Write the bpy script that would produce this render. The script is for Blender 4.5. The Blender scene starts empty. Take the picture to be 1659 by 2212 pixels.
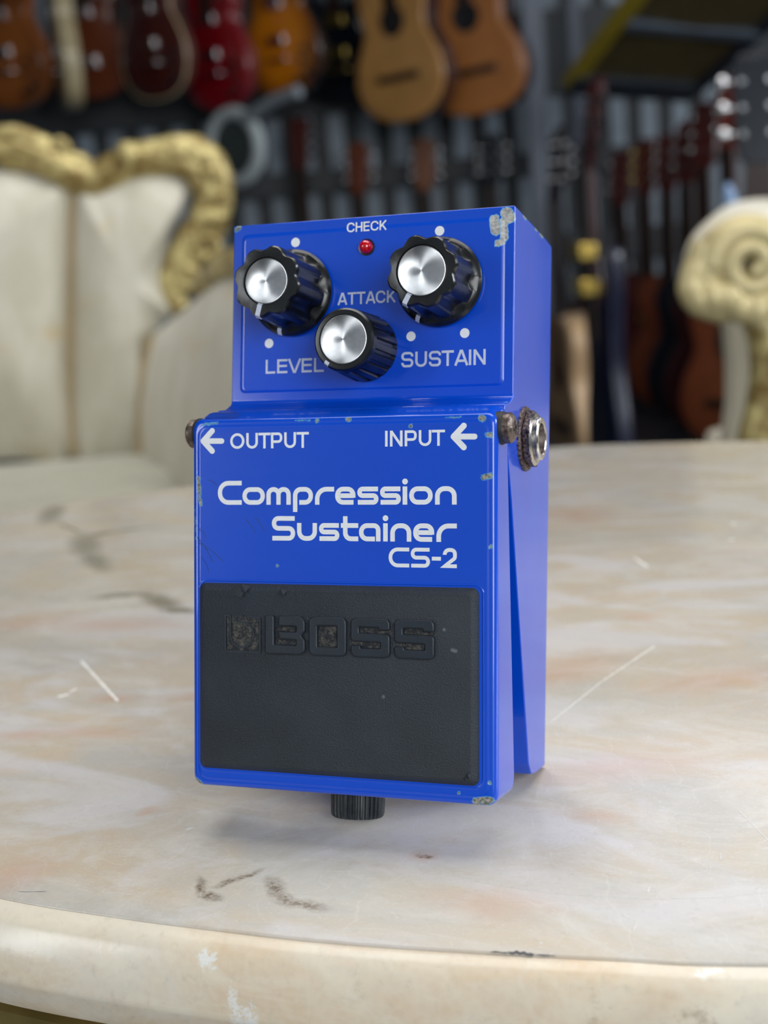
import bpy, bmesh, math, random
from mathutils import Vector, Matrix
R_ = math.radians
PI = math.pi
rnd = random.Random(4)
scene = bpy.context.scene
COL = scene.collection

# ------------------------------------------------------------ camera numbers
CAM = Vector((0.11335, -0.31253, 0.79970))
CR = Vector((0.9419955763, 0.3258415463, -0.0804464256))      # camera right
CU = Vector((-0.0009606264, 0.2423077938, 0.9701989540))      # camera up
CB = Vector((0.3356239136, -0.9138458438, 0.2285658819))      # camera back
FPX = 3030.0
TABLE_Z = 0.657
FW = Vector((-CB.x, -CB.y, 0)).normalized()                    # level heading of the view
RT = Vector((FW.y, -FW.x, 0))                                  # level right of the view
YAW = math.atan2(RT.y, RT.x)


def at(px, py, d):
    """world point seen at a photograph position, d metres ahead of the camera"""
    v = CR * ((px - 829.5) / FPX) - CU * ((py - 1106) / FPX) - CB
    return CAM + v * (d / v.dot(FW))


# ------------------------------------------------------------ object helpers
def link(o, parent=None):
    COL.objects.link(o)
    if parent is not None:
        o.parent = parent
    return o


def tag(o, label=None, cat=None, group=None, kind=None):
    if label: o['label'] = label
    if cat: o['category'] = cat
    if group: o['group'] = group
    if kind: o['kind'] = kind
    return o


def thing(name, label, cat, loc=(0, 0, 0), rot=(0, 0, 0), group=None):
    o = bpy.data.objects.new(name, None)
    o.empty_display_size = 0.02
    o.location = loc
    o.rotation_euler = rot
    link(o)
    return tag(o, label, cat, group)


def mesh_obj(name, bm, mats, parent=None, angle=35, recalc=True, bevel=None):
    if recalc:
        bmesh.ops.recalc_face_normals(bm, faces=bm.faces)
    me = bpy.data.meshes.new(name)
    bm.to_mesh(me)
    bm.free()
    for p in me.polygons:
        p.use_smooth = True
    me.set_sharp_from_angle(angle=R_(angle))
    if not isinstance(mats, (list, tuple)):
        mats = [mats]
    for m in mats:
        me.materials.append(m)
    o = bpy.data.objects.new(name, me)
    if bevel:
        b = o.modifiers.new('bevel', 'BEVEL')
        b.width = bevel[0]
        b.segments = bevel[1]
        b.limit_method = 'ANGLE'
        b.angle_limit = R_(28)
        b.harden_normals = False
    return link(o, parent)


def dup(root, loc=None, rot=None, label=None, group=None):
    r = root.copy()
    COL.objects.link(r)
    if loc is not None: r.location = loc
    if rot is not None: r.rotation_euler = rot
    if label: r['label'] = label
    if group: r['group'] = group
    for ch in list(root.children):
        c = ch.copy(); COL.objects.link(c); c.parent = r
        for g in list(ch.children):
            d = g.copy(); COL.objects.link(d); d.parent = c
    return r


def loft(bm, loops, cap0=True, cap1=True, closed=True, mat=0, capmat=None):
    """loops: list of equally long point lists"""
    vs = [[bm.verts.new(p) for p in lp] for lp in loops]
    n = len(vs[0])
    for a, b in zip(vs[:-1], vs[1:]):
        for i in range(n if closed else n - 1):
            j = (i + 1) % n
            try:
                f = bm.faces.new((a[i], a[j], b[j], b[i])); f.material_index = mat
            except ValueError:
                pass
    for flag, lp in ((cap0, vs[0]), (cap1, vs[-1])):
        if flag:
            try:
                f = bm.faces.new(lp); f.material_index = mat if capmat is None else capmat
            except ValueError:
                pass
    return vs


def circ(r, n, c=(0, 0, 0), ax=(1, 0, 0), ay=(0, 1, 0), a0=0.0):
    c, ax, ay = Vector(c), Vector(ax), Vector(ay)
    return [c + ax * (r * math.cos(a0 + 2 * PI * i / n)) + ay * (r * math.sin(a0 + 2 * PI * i / n)) for i in range(n)]


def lathe(bm, prof, n=32, o=(0, 0, 0), ax=(1, 0, 0), ay=(0, 1, 0), az=(0, 0, 1), mat=0, cap0=True, cap1=True):
    o, az = Vector(o), Vector(az)
    return loft(bm, [circ(max(r, 1e-6), n, o + az * h, ax, ay) for r, h in prof], cap0, cap1, mat=mat)


def box(bm, x0, x1, y0, y1, z0, z1, M=None, mat=0):
    pts = [Vector(p) for p in ((x0, y0, z0), (x1, y0, z0), (x1, y1, z0), (x0, y1, z0), (x0, y0, z1), (x1, y0, z1), (x1, y1, z1), (x0, y1, z1))]
    if M is not None:
        pts = [M @ p for p in pts]
    v = [bm.verts.new(p) for p in pts]
    for f in ((0, 3, 2, 1), (4, 5, 6, 7), (0, 1, 5, 4), (1, 2, 6, 5), (2, 3, 7, 6), (3, 0, 4, 7)):
        bm.faces.new([v[i] for i in f]).material_index = mat


def ball(bm, c, r, n=12, mat=0, sc=(1, 1, 1)):
    c = Vector(c)
    lps = []
    for k in range(1, n):
        t = PI * k / n
        lps.append([c + Vector((r * math.sin(t) * math.cos(2 * PI * i / (2 * n)) * sc[0], r * math.sin(t) * math.sin(2 * PI * i / (2 * n)) * sc[1], -r * math.cos(t) * sc[2])) for i in range(2 * n)])
    loft(bm, lps, mat=mat)


def smooth_path(pts, n=8, closed=False):
    P = [Vector(p) for p in pts]
    out = []
    m = len(P)
    for i in range(m if closed else m - 1):
        if closed:
            a, b, c, d = P[(i - 1) % m], P[i], P[(i + 1) % m], P[(i + 2) % m]
        else:
            a, b, c, d = P[max(i - 1, 0)], P[i], P[i + 1], P[min(i + 2, m - 1)]
        for k in range(n):
            t = k / n
            out.append(0.5 * ((2 * b) + (c - a) * t + (2 * a - 5 * b + 4 * c - d) * t * t + (3 * b - a - 3 * c + d) * t ** 3))
    if not closed:
        out.append(P[-1])
    return out


def tube(bm, pts, rad, n=12, flat=1.0, mat=0, up=Vector((0, 1, 0))):
    """swept tube; rad number or list; flat scales along `up`"""
    pts = [Vector(p) for p in pts]
    m = len(pts)
    lps = []
    for i, p in enumerate(pts):
        t = (pts[min(i + 1, m - 1)] - pts[max(i - 1, 0)])
        if t.length < 1e-9: t = Vector((0, 0, 1))
        t.normalize()
        s = t.cross(up)
        if s.length < 1e-4: s = t.cross(Vector((1, 0, 0)))
        s.normalize()
        w = s.cross(t).normalized()
        r = rad[min(i, len(rad) - 1)] if isinstance(rad, (list, tuple)) else rad
        lps.append([p + s * (r * math.cos(2 * PI * k / n)) + w * (r * flat * math.sin(2 * PI * k / n)) for k in range(n)])
    loft(bm, lps, mat=mat)


# ------------------------------------------------------------ materials
class NT:
    def __init__(s, name):
        s.m = bpy.data.materials.new(name)
        s.m.use_nodes = True
        s.t = s.m.node_tree
        s.t.nodes.clear()
        s.out = s.n('ShaderNodeOutputMaterial')
        s.p = s.n('ShaderNodeBsdfPrincipled')
        s.l(s.p.outputs[0], s.out.inputs[0])

    def n(s, ty, **kw):
        x = s.t.nodes.new(ty)
        for k, v in kw.items():
            setattr(x, k, v)
        return x

    def l(s, a, b):
        s.t.links.new(a, b)

    def put(s, sock, v):
        if isinstance(v, bpy.types.NodeSocket): s.l(v, sock)
        elif v is not None: sock.default_value = v

    def math(s, op, a, b=None, c=None, clamp=False):
        x = s.n('ShaderNodeMath', operation=op, use_clamp=clamp)
        for i, v in enumerate((a, b, c)):
            if v is not None: s.put(x.inputs[i], v)
        return x.outputs[0]

    def vm(s, op, a, b=None, scale=None):
        x = s.n('ShaderNodeVectorMath', operation=op)
        s.put(x.inputs[0], a)
        if b is not None: s.put(x.inputs[1], b)
        if scale is not None: s.put(x.inputs['Scale'], scale)
        return x.outputs['Value'] if op in ('DOT_PRODUCT', 'LENGTH', 'DISTANCE') else x.outputs['Vector']

    def mix(s, f, a, b, mode='MIX'):
        x = s.n('ShaderNodeMix', data_type='RGBA', blend_type=mode)
        s.put(x.inputs[0], f)
        s.put(x.inputs[6], a); s.put(x.inputs[7], b)
        return x.outputs[2]

    def obj(s):
        return s.n('ShaderNodeTexCoord').outputs['Object']

    def noise(s, vec, scale, detail=4, rough=0.5, dist=0.0, out='Fac'):
        x = s.n('ShaderNodeTexNoise')
        s.put(x.inputs['Vector'], vec)
        x.inputs['Scale'].default_value = scale
        x.inputs['Detail'].default_value = detail
        x.inputs['Roughness'].default_value = rough
        x.inputs['Distortion'].default_value = dist
        return x.outputs[out]

    def ramp(s, f, lo, hi):
        x = s.n('ShaderNodeMapRange')
        s.put(x.inputs[0], f)
        x.inputs[1].default_value = lo; x.inputs[2].default_value = hi
        return x.outputs[0]

    def bump(s, h, strength=0.2, dist=0.001):
        x = s.n('ShaderNodeBump')
        x.inputs['Strength'].default_value = strength
        x.inputs['Distance'].default_value = dist
        s.l(h, x.inputs['Height'])
        s.l(x.outputs[0], s.p.inputs['Normal'])

    def scale(s, vec, v):
        x = s.n('ShaderNodeMapping')
        s.put(x.inputs[0], vec)
        x.inputs['Scale'].default_value = v
        return x.outputs[0]

    def set(s, **kw):
        names = dict(col='Base Color', rough='Roughness', metal='Metallic', coat='Coat Weight', coatr='Coat Roughness', spec='Specular IOR Level', sheen='Sheen Weight', aniso='Anisotropic', trans='Transmission Weight', ior='IOR')
        for k, v in kw.items():
            s.put(s.p.inputs[names[k]], v)
        return s.m

    def seg_dist(s, vec, segs, unit=0.001):
        """distance (in units) from any of the capsules (ax,ay,bx,by,r); 2-D in XY unless 7 numbers"""
        cur = None
        for g in segs:
            if len(g) == 5: a, b, r = Vector((g[0], g[1], 0)), Vector((g[2], g[3], 0)), g[4]
            else: a, b, r = Vector(g[:3]), Vector(g[3:6]), g[6]
            ba = b - a
            pa = s.vm('SUBTRACT', vec, tuple(a))
            if ba.length > 1e-6:
                h = s.math('MULTIPLY', s.vm('DOT_PRODUCT', pa, tuple(ba)), 1.0 / ba.dot(ba), clamp=True)
                pa = s.vm('SUBTRACT', pa, s.vm('SCALE', tuple(ba), scale=h))
            d = s.math('SUBTRACT', s.vm('LENGTH', pa), r)
            cur = d if cur is None else s.math('MINIMUM', cur, d)
        return cur


def c4(r, g, b): return (r, g, b, 1.0)


def srgb(r, g, b):
    f = lambda v: (v / 255 / 12.92) if v / 255 <= 0.04045 else ((v / 255 + 0.055) / 1.055) ** 2.4
    return (f(r), f(g), f(b), 1.0)


def simple(name, col, rough=0.5, metal=0.0, vary=0.15, vscale=30, bump=0.0, bscale=300, **kw):
    t = NT(name)
    o = t.obj()
    f = t.noise(o, vscale, 3)
    dark = c4(col[0] * (1 - vary), col[1] * (1 - vary), col[2] * (1 - vary))
    light = c4(min(1, col[0] * (1 + vary)), min(1, col[1] * (1 + vary)), min(1, col[2] * (1 + vary)))
    t.set(col=t.mix(t.ramp(f, .3, .7), dark, light), rough=rough, metal=metal, **kw)
    if bump:
        t.bump(t.noise(o, bscale, 3), bump, 0.0005)
    return t.m


# --- marble
def ellipses(t, vec, segs):
    cur = None
    for ax, ay, bx, by, r in segs:
        m = t.n('ShaderNodeMapping', vector_type='TEXTURE')
        t.l(vec, m.inputs[0])
        m.inputs['Location'].default_value = ((ax + bx) / 2, (ay + by) / 2, 0)
        m.inputs['Rotation'].default_value = (0, 0, math.atan2(by - ay, bx - ax))
        m.inputs['Scale'].default_value = (math.hypot(bx - ax, by - ay) / 2 + r, r * 1.15, 1)
        d = t.vm('LENGTH', m.outputs[0])
        cur = d if cur is None else t.math('MINIMUM', cur, d)
    return cur


VEINS = [(-272.1, 267.7, -258.4, 240.2, 5), (-222.6, 211.6, -204.3, 185.5, 5.5), (-204.3, 185.5, -184.2, 163.4, 4.0), (-222.2, 211.6, -212.8, 219.9, 3), (-211.9, 222.3, -197.2, 230.0, 1.5), (-163.8, 125.9, -150.2, 131.5, 3), (-142.1, 127.4, -129.4, 117.1, 4), (-129.2, 113.8, -118.3, 112.5, 2.5), (-250.0, 236, -222, 214, 1.0), (-150, 131, -142, 128, 1.5)]
BROWN = [(-8.7, -67.0, -6.2, -70.6, 1.1), (-6.2, -70.6, -2.2, -73.7, 0.9), (-1.6, -74.0, 4.0, -74.5, 1.0), (-24.9, -69.4, -22.2, -73.0, 0.7), (-21.1, -74.2, -18.5, -74.9, 0.8), (-19.8, -69.5, -17.4, -67.0, 0.6), (-17.1, -66.5, -15.0, -63.2, 0.5), (18.8, -49.4, 20.2, -49.6, 0.5)]
BLACK = [(19.6, -48.9, 20.0, -49.2, 0.25), (43.6, -84.2, 47.0, -83.7, 0.25), (47.0, -83.7, 51.8, -83.1, 0.6), (52.3, -83.5, 55.8, -83.2, 0.25), (-63, -81, -56.5, -79.7, .08)]
WHITE = [(30.0, 27.8, 38.0, 60.0, 0.25), (38.0, 60.0, 48.3, 91.7, 0.3), (13.3, -49.1, 23.4, -54.4, 0.08), (23.4, -54.4, 35.8, -58.8, 0.09), (35.8, -58.8, 50.8, -60.3, 0.09), (50.8, -60.3, 69.3, -59.2, 0.09), (69.3, -59.2, 81.6, -56.3, 0.09), (81.6, -56.3, 91.8, -52.2, 0.15), (80.9, -37.1, 81.5, -40.4, 0.12), (81.5, -40.4, 79.4, -44.8, 0.1), (82.8, -16.3, 90.2, -29.8, 0.14), (-131.4, 58.8, -99.7, 27.1, 0.5), (-44.1, -77.7, -37.1, -77.2, 0.08), (68.8, -54.0, 68.9, -56.5, 0.35), (68.5, -68.8, 68.4, -71.7, 0.25), (65.3, -65.8, 67.0, -66.8, 0.3), (51.8, -78.9, 52.5, -79.6, 0.4), (-121.0, 28.2, -118.4, 30.5, 0.9), (-119.5, 32.3, -118.6, 35.2, 0.6), (-39.7, -47.2, -38.3, -45.8, 0.4), (58.7, 215.7, 59.2, 214.4, 1.3), (56.7, 240.4, 57.6, 238.2, 0.8), (67.8, 190.3, 68.1, 189.7, .9), (26.3, 188.4, 33.2, 176.5, 0.6)]
PEACH = [(18.4, -50.0, 20.4, -49.6, 2), (31.9, -65.7, 47.2, -65.6, 3.5), (34.2, -67.2, 41.3, -68.6, 4), (-184.1, 91.1, -163.6, 98.1, 7), (-153.4, 93.8, -130.5, 95.8, 6), (-120.9, -2.3, -109.3, 1.0, 3), (-70.4, -76.8, -66.5, -71.8, 5), (-10.0, 255.1, -5.2, 251.2, 9), (35.9, 120.1, 41.9, 119.6, 3), (50.4, -24.1, 55.7, -24.4, 3), (-82, 32, -66, 38, 3.0), (-106, 28, -99, 30, 2.5), (-106, 3, -84, 5, 2.6), (40, -2, 62, 6, 6), (-54, -40, -53, -39, 1.6), (20, 60, 30, 75, 8), (60, 60, 80, 70, 6)]


def marble(name, edge=False):
    t = NT(name)
    o = t.obj()
    v = t.vm('SCALE', o, scale=1000.0)                # millimetres
    warp = t.noise(t.vm('SCALE', v, scale=1.0), 0.25, 4, .6, out='Color')
    vw = t.vm('ADD', v, t.vm('SCALE', t.vm('SUBTRACT', warp, (.5, .5, .5)), scale=4.2))
    vf = t.vm('MULTIPLY', vw, (1, 1, 0))
    st = t.vm('MULTIPLY', v, (0.55, 1.0, 1.0))
    n1 = t.noise(st, 0.022, 6, .62, 1.2)
    n2 = t.noise(st, 0.05, 6, .65, 1.8)
    n3 = t.noise(v, 1.1, 4, .7)
    n4 = t.noise(t.vm('MULTIPLY', v, (0.35, 1.2, 1.2)), 0.035, 5, .6, 2.2)
    if edge:
        cool, warm, pale = srgb(224, 215, 198), srgb(222, 196, 162), srgb(236, 227, 206)
    else:
        cool, warm, pale = srgb(188, 183, 174), srgb(199, 184, 163), srgb(210, 206, 199)
    col = t.mix(t.ramp(n1, .40, .62), cool, warm)
    if not edge:
        lil = t.noise(t.vm('MULTIPLY', v, (.6, 1.3, 1)), .017, 5, .6, 1.6)
        col = t.mix(t.math('MULTIPLY', t.ramp(lil, .50, .64), .7), col, srgb(208, 205, 206))
    col = t.mix(t.math('MULTIPLY', t.ramp(n2, .46, .72), .75), col, pale)
    col = t.mix(t.math('MULTIPLY', t.ramp(n4, .60, .78), .22), col, srgb(190, 152, 122))
    col = t.mix(t.math('MULTIPLY', t.ramp(n3, .55, .8), .35), col, srgb(235, 228, 214))
    n5 = t.noise(v, .35, 5, .75)
    col = t.mix(t.math('MULTIPLY', t.ramp(n5, .45, .30), .22), col, srgb(160, 150, 138))
    if edge:
        vor = t.n('ShaderNodeTexVoronoi'); t.l(v, vor.inputs['Vector']); vor.inputs['Scale'].default_value = .55
        col = t.mix(t.math('MULTIPLY', t.ramp(vor.outputs['Distance'], .1, .9), .22), col, srgb(244, 232, 208))
        chips = [(-13.6, -92.0, -11.0, -92.4, .5), (-6.5, -95.0, -4.5, -96.2, .4), (-3.5, -96.2, -1, -96.5, .4), (82, -83, 85.5, -81, .4)]
        dch = t.seg_dist(t.vm('MULTIPLY', t.vm('ADD', v, t.vm('SCALE', t.vm('SUBTRACT', t.noise(v, .9, 5, .8, out='Color'), (.5, .5, .5)), scale=6.0)), (1, 1, 0)), chips)
        col = t.mix(t.ramp(dch, .5, -.4), col, srgb(240, 242, 238))
        sw = t.vm('MULTIPLY', t.vm('ADD', v, t.vm('SCALE', t.vm('SUBTRACT', t.noise(v, .16, 6, .7, out='Color'), (.5, .5, .5)), scale=22.0)), (1, 1, 0))
        stain = t.seg_dist(sw, [(64, -95, 76, -94, .6), (82, -93, 100, -90, 1.0)])
        col = t.mix(t.math('MULTIPLY', t.ramp(stain, 3.0, -1.0), .7), col, srgb(140, 116, 88))
    else:
        dp = ellipses(t, vf, PEACH)
        col = t.mix(t.math('MULTIPLY', t.ramp(dp, 1.7, .3), .34), col, srgb(196, 142, 104))
        dv = ellipses(t, vf, VEINS)
        col = t.mix(t.math('MULTIPLY', t.ramp(dv, 1.45, .5), .8), col, srgb(112, 108, 92))
        db = ellipses(t, vf, BROWN)
        col = t.mix(t.math('MULTIPLY', t.math('MULTIPLY', t.ramp(db, 2.1, .4), t.ramp(n3, .25, .6)), .95), col, srgb(100, 80, 54))
    # fine hairline scratches
    w = t.n('ShaderNodeTexWave'); w.wave_type = 'BANDS'
    w.inputs['Scale'].default_value = .02; w.inputs['Distortion'].default_value = 26; w.inputs['Detail'].default_value = 3
    t.l(v, w.inputs['Vector'])
    col = t.mix(t.math('MULTIPLY', t.ramp(w.outputs['Fac'], .995, 1.0), .10), col, srgb(240, 238, 232))
    t.set(col=col, rough=t.math('ADD', t.math('MULTIPLY', n3, .14), .15 if not edge else .12), spec=.5)
    t.bump(n3, .03, .001)
    return t.m


M_marble = marble('polished_marble')
M_marble_edge = marble('cream_marble_edge', True)

# --- blue paint with chips. positions in millimetres of the pedal's own frame


def paint(name, chips, wear):
    t = NT(name)
    o = t.obj()
    v = t.vm('SCALE', o, scale=1000.0)
    warp = t.noise(v, .9, 4, .65, out='Color')
    vw = t.vm('ADD', v, t.vm('SCALE', t.vm('SUBTRACT', warp, (.5, .5, .5)), scale=1.1))
    base = t.mix(t.noise(v, .08, 3), srgb(0, 72, 203), srgb(0, 78, 212))
    d = t.seg_dist(vw, chips)
    grime = t.noise(v, .5, 3)
    metal = t.mix(t.ramp(t.noise(v, 1.6, 4), .35, .65), srgb(92, 96, 84), srgb(168, 166, 160))
    big = t.seg_dist(vw, wear) if wear else None
    rim = t.ramp(d, .26, .12)
    col = t.mix(t.math('MULTIPLY', rim, .8), base, srgb(84, 158, 204))
    core = t.ramp(d, .1, -.1)
    col = t.mix(core, col, metal)
    m = core
    if big is not None:
        rim2 = t.ramp(big, .3, .15)
        col = t.mix(rim2, col, srgb(126, 184, 224))
        core2 = t.ramp(big, .1, -.05)
        pal = t.mix(t.ramp(t.noise(v, 1.3, 4), .35, .65), srgb(150, 150, 150), srgb(205, 203, 198))
        col = t.mix(core2, col, pal)
        m = t.math('MAXIMUM', core, core2)
    t.set(col=col, rough=t.math('ADD', t.math('MULTIPLY', grime, .06), .2), spec=.5, coat=t.math('MULTIPLY', t.math('SUBTRACT', 1.0, m), .5), coatr=.05)
    fine = t.noise(v, .35, 2)
    t.bump(t.math('SUBTRACT', t.math('MULTIPLY', fine, .02), t.math('MULTIPLY', m, .5)), .35, .00025)
    return t.m
# ============================================================ THE PEDAL
K = 0.31
S_ = math.sqrt(1 + K * K)
PHI = math.atan2(1 / S_, K / S_)                     # local Y (length) up, local Z (front) towards the camera, leaning back
pedal = thing('effects_pedal', 'blue compressor effects pedal with three black knobs, standing upright on the marble table', 'effects pedal', (0, 0, TABLE_Z), (PHI, 0, 0))


def L(X, Y, Z): return Vector((X, Y + .3, Z + 1.0)) * .001


TD = Vector((0, 83.79, 5.224)).normalized(); TN = Vector((0, -TD.z, TD.y)); TP = Vector((0, -3.06, 47.96))
PD = Vector((0, 42.791, 1.033)).normalized(); PN = Vector((0, -PD.z, PD.y)); PP = Vector((0, 86.812, 35.21))


def TL(u, v, w=0.0):                                 # treadle face: u across, v up, w out of it (mm)
    p = TP + Vector((u, 0, 0)) + TD * v + TN * w
    return L(*p)


def PL(u, v, w=0.0):                                 # control panel face
    p = PP + Vector((u, 0, 0)) + PD * v + PN * w
    return L(*p)


def mmL(p): return tuple(c * 1000 for c in p)
def chipT(u, v, r, u2=None, v2=None, w=0):
    a = mmL(TL(u, v, w)); b = mmL(TL(u if u2 is None else u2, v if v2 is None else v2, w))
    return a + b + (r,)
def chipP(u, v, r, u2=None, v2=None, w=0.3):
    a = mmL(PL(u, v, w)); b = mmL(PL(u if u2 is None else u2, v if v2 is None else v2, w))
    return a + b + (r,)


T_CH = [chipT(-5.2, 83.0, .45), chipT(2.3, 83.2, .6), chipT(16.8, 81.3, .35), chipT(32.6, 82.8, .6, 33.0, 82.6), chipT(34.0, 79.0, .5, 34.6, 79.0, -.4),
        chipT(33.0, 70.0, .5, 34.6, 70.4, -.3), chipT(34.6, 55.3, .5, w=-.6), chipT(-14.8, 50.5, .25), chipT(-34.6, 70.2, .45, -34.2, 66.5, -.3), chipT(-34.3, 66.0, .4, -33.9, 64.3, -.2), chipT(-35.3, 63, .35, -35.2, 56.5, -.8),
        chipT(31.4, .9, 1.0, 34.2, 1.3, -.9), chipT(34.4, 5.0, .3), chipT(-35.0, 1.2, .6, -34.3, .4, -1.0), chipT(27.6, 2.4, .22), chipT(-33.2, 82.6, .25, -30, 83, 0), chipT(24.5, 82.9, .12, 28, 83.1), chipT(-10.5, 83.1, .12, -7, 83.1)]
P_CH = [mmL(L(34.8, 1.8, 18.5)) + mmL(L(34.8, .6, 17.8)) + (.8,), mmL(L(35, 129.2, 28.5)) + mmL(L(35, 129.2, 26)) + (.28,), mmL(L(35, 129.1, 12)) + mmL(L(35, 129.1, 9)) + (.35,), mmL(L(35, 129.1, 17)) + mmL(L(35, 129.1, 15)) + (.25,), chipP(-34.3, 41.9, .5, -33.6, 42.5, -.2), mmL(L(34.3, 84.6, 38.2)) + mmL(L(33.8, 83.8, 40.5)) + (.3,)]
P_WEAR = [chipP(30.2, 40.0, 1.0, 30.6, 37.3), chipP(33.0, 41.2, 1.3, 33.6, 40.2, 0), chipP(32.5, 39.5, .8, 32.6, 35.6), chipP(31.2, 34.4, .65, 32.0, 34.6)]
M_blue_housing = paint('blue_enamel_housing', P_CH, P_WEAR)
M_blue_treadle = paint('blue_enamel_treadle', T_CH, None)
M_white_print = simple('white_ink', srgb(240, 243, 246), .42, vary=.03, vscale=900)
M_grey_print = simple('worn_white_ink', srgb(206, 213, 230), .42, vary=.06, vscale=900)
M_black_pl = simple('black_knob_plastic', (0.006, 0.007, 0.008), .3, vary=.35, vscale=500, bump=.06, bscale=900, coat=.15, coatr=.15)
M_dark_screw = simple('dark_worn_steel', (.17, .13, .11), .42, .8, vary=.6, vscale=900, bump=.3, bscale=1200)
M_steel = simple('nickel_steel', (.62, .60, .57), .22, 1.0, vary=.25, vscale=700, bump=.08, bscale=900)
M_rust = simple('tarnished_nickel_edge', (.14, .105, .10), .5, .8, vary=.85, vscale=1500, bump=.6, bscale=1500)
M_hole = simple('dark_socket', (.02, .018, .016), .6, vary=.2)
M_blackrub = simple('black_rubber', (.015, .017, .02), .6, vary=.2)


def rubber_mat():
    t = NT('grained_black_rubber'); o = t.obj(); v = t.vm('SCALE', o, scale=1000.0)
    n = t.noise(v, 2.6, 4, .6); big = t.noise(v, .07, 3)
    col = t.mix(t.ramp(big, .3, .7), srgb(29, 37, 46), srgb(37, 46, 56))
    dust = t.ramp(t.noise(v, .9, 5, .75), .70, .84)
    col = t.mix(t.math('MULTIPLY', dust, .22), col, srgb(120, 125, 128))
    # dust caught low between the letters
    dots = [mmL(TL(24.8, 37.5, 1.6)) * 2 + (.28,), mmL(TL(26.6, 33.2, 1.6)) + mmL(TL(27.4, 33.0, 1.6)) + (.3,), mmL(TL(11, 22.5, 1.6)) * 2 + (.3,)]
    col = t.mix(t.math('MULTIPLY', t.ramp(t.seg_dist(v, dots), .2, -.1), .5), col, srgb(130, 134, 136))
    t.set(col=col, rough=.46, spec=.5)
    t.bump(n, .6, .00045)
    return t.m


M_rubber = rubber_mat()
M_rubber_smooth = simple('smooth_black_rubber', srgb(32, 40, 50), .42, vary=.12, vscale=400, bump=.08, bscale=1500)


def dusty_mat():
    t = NT('dusty_black_rubber'); o = t.obj(); v = t.vm('SCALE', o, scale=1000.0)
    n = t.ramp(t.noise(v, .9, 5, .8), .44, .74)
    t.set(col=t.mix(n, srgb(30, 35, 42), srgb(120, 115, 106)), rough=.85)
    t.bump(n, .6, .0003)
    return t.m


M_dust = dusty_mat()


def alu_mat():
    t = NT('spun_aluminium'); o = t.obj(); v = t.vm('SCALE', o, scale=1000.0)
    tg = t.n('ShaderNodeTangent'); tg.direction_type = 'RADIAL'; tg.axis = 'Z'
    t.l(tg.outputs[0], t.p.inputs['Tangent'])
    t.set(col=t.mix(t.ramp(t.noise(v, .8, 4), .35, .7), srgb(232, 234, 236), srgb(246, 247, 248)), rough=.36, metal=1.0, aniso=.92)
    t.p.inputs['Anisotropic Rotation'].default_value = 0.0
    return t.m


M_alu = alu_mat()

# ---- housing -------------------------------------------------------------
prof = [(-0.0, -.6), (.6, -1.0), (128.4, -1.0), (129.1, -.4), (129.45, 6), (129.65, 36.25), (86.9, 35.21), (86.2, 35.6), (84.6, 38.6), (83.9, 42.4), (82.5, 43.2), (78, 41.4), (63, 35.4), (18.9, 21.0), (2.2, 15.9), (-.4, 13.0), (-.65, 9)]
bm = bmesh.new()
lo = [L(-35, y, z) for y, z in prof]; hi = [L(35, y, z) for y, z in prof]
loft(bm, [lo, hi])
# raised plateau of the control panel
lps = []
for ins, w in ((1.2, -.25), (2.35, .02), (2.9, .34), (3.4, .36)):
    u0, u1, v0, v1 = -35 + ins, 35 - ins, .9 + ins * .55, 42.8 - ins
    r = 1.3
    lp = []
    for cxx, cyy, a0 in ((u1 - r, v1 - r, 0), (u0 + r, v1 - r, 90), (u0 + r, v0 + r, 180), (u1 - r, v0 + r, 270)):
        for k in range(5):
            a = R_(a0 + 22.5 * k)
            lp.append(PL(cxx + r * math.cos(a), cyy + r * math.sin(a), w))
    lps.append(lp)
pan = bmesh.new()
loft(pan, lps, cap0=False)
housing = mesh_obj('housing', bm, M_blue_housing, pedal, bevel=(.0017, 6), angle=40)
panel = mesh_obj('control_panel', pan, M_blue_housing, pedal, angle=50)

bm = bmesh.new()
lps = []
for ins, z in ((0, -1.0), (0, -2.0), (.5, -2.3)):
    lps.append([L(x, y, z) for x, y in ((-33 + ins, 3.5 + ins), (33 - ins, 3.5 + ins), (33 - ins, 126 - ins), (-33 + ins, 126 - ins))])
loft(bm, lps)
mesh_obj('rubber_base', bm, M_blackrub, pedal)


def round_rect(hw, v0, v1, r, seg=6, side=(), uc=0.0):
    """outline in (u, v), counter-clockwise; `side` adds points at those v on the long sides"""
    pts = []
    def arc(cu, cv, a0):
        for k in range(seg + 1):
            a = R_(a0 + 90 * k / seg)
            pts.append((uc + cu + r * math.cos(a), cv + r * math.sin(a)))
    arc(hw - r, v0 + r, -90)
    for s in sorted(side): pts.append((uc + hw, s))
    arc(hw - r, v1 - r, 0)
    arc(-hw + r, v1 - r, 90)
    for s in sorted(side, reverse=True): pts.append((uc - hw, s))
    arc(-hw + r, v0 + r, 180)
    return pts


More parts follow.
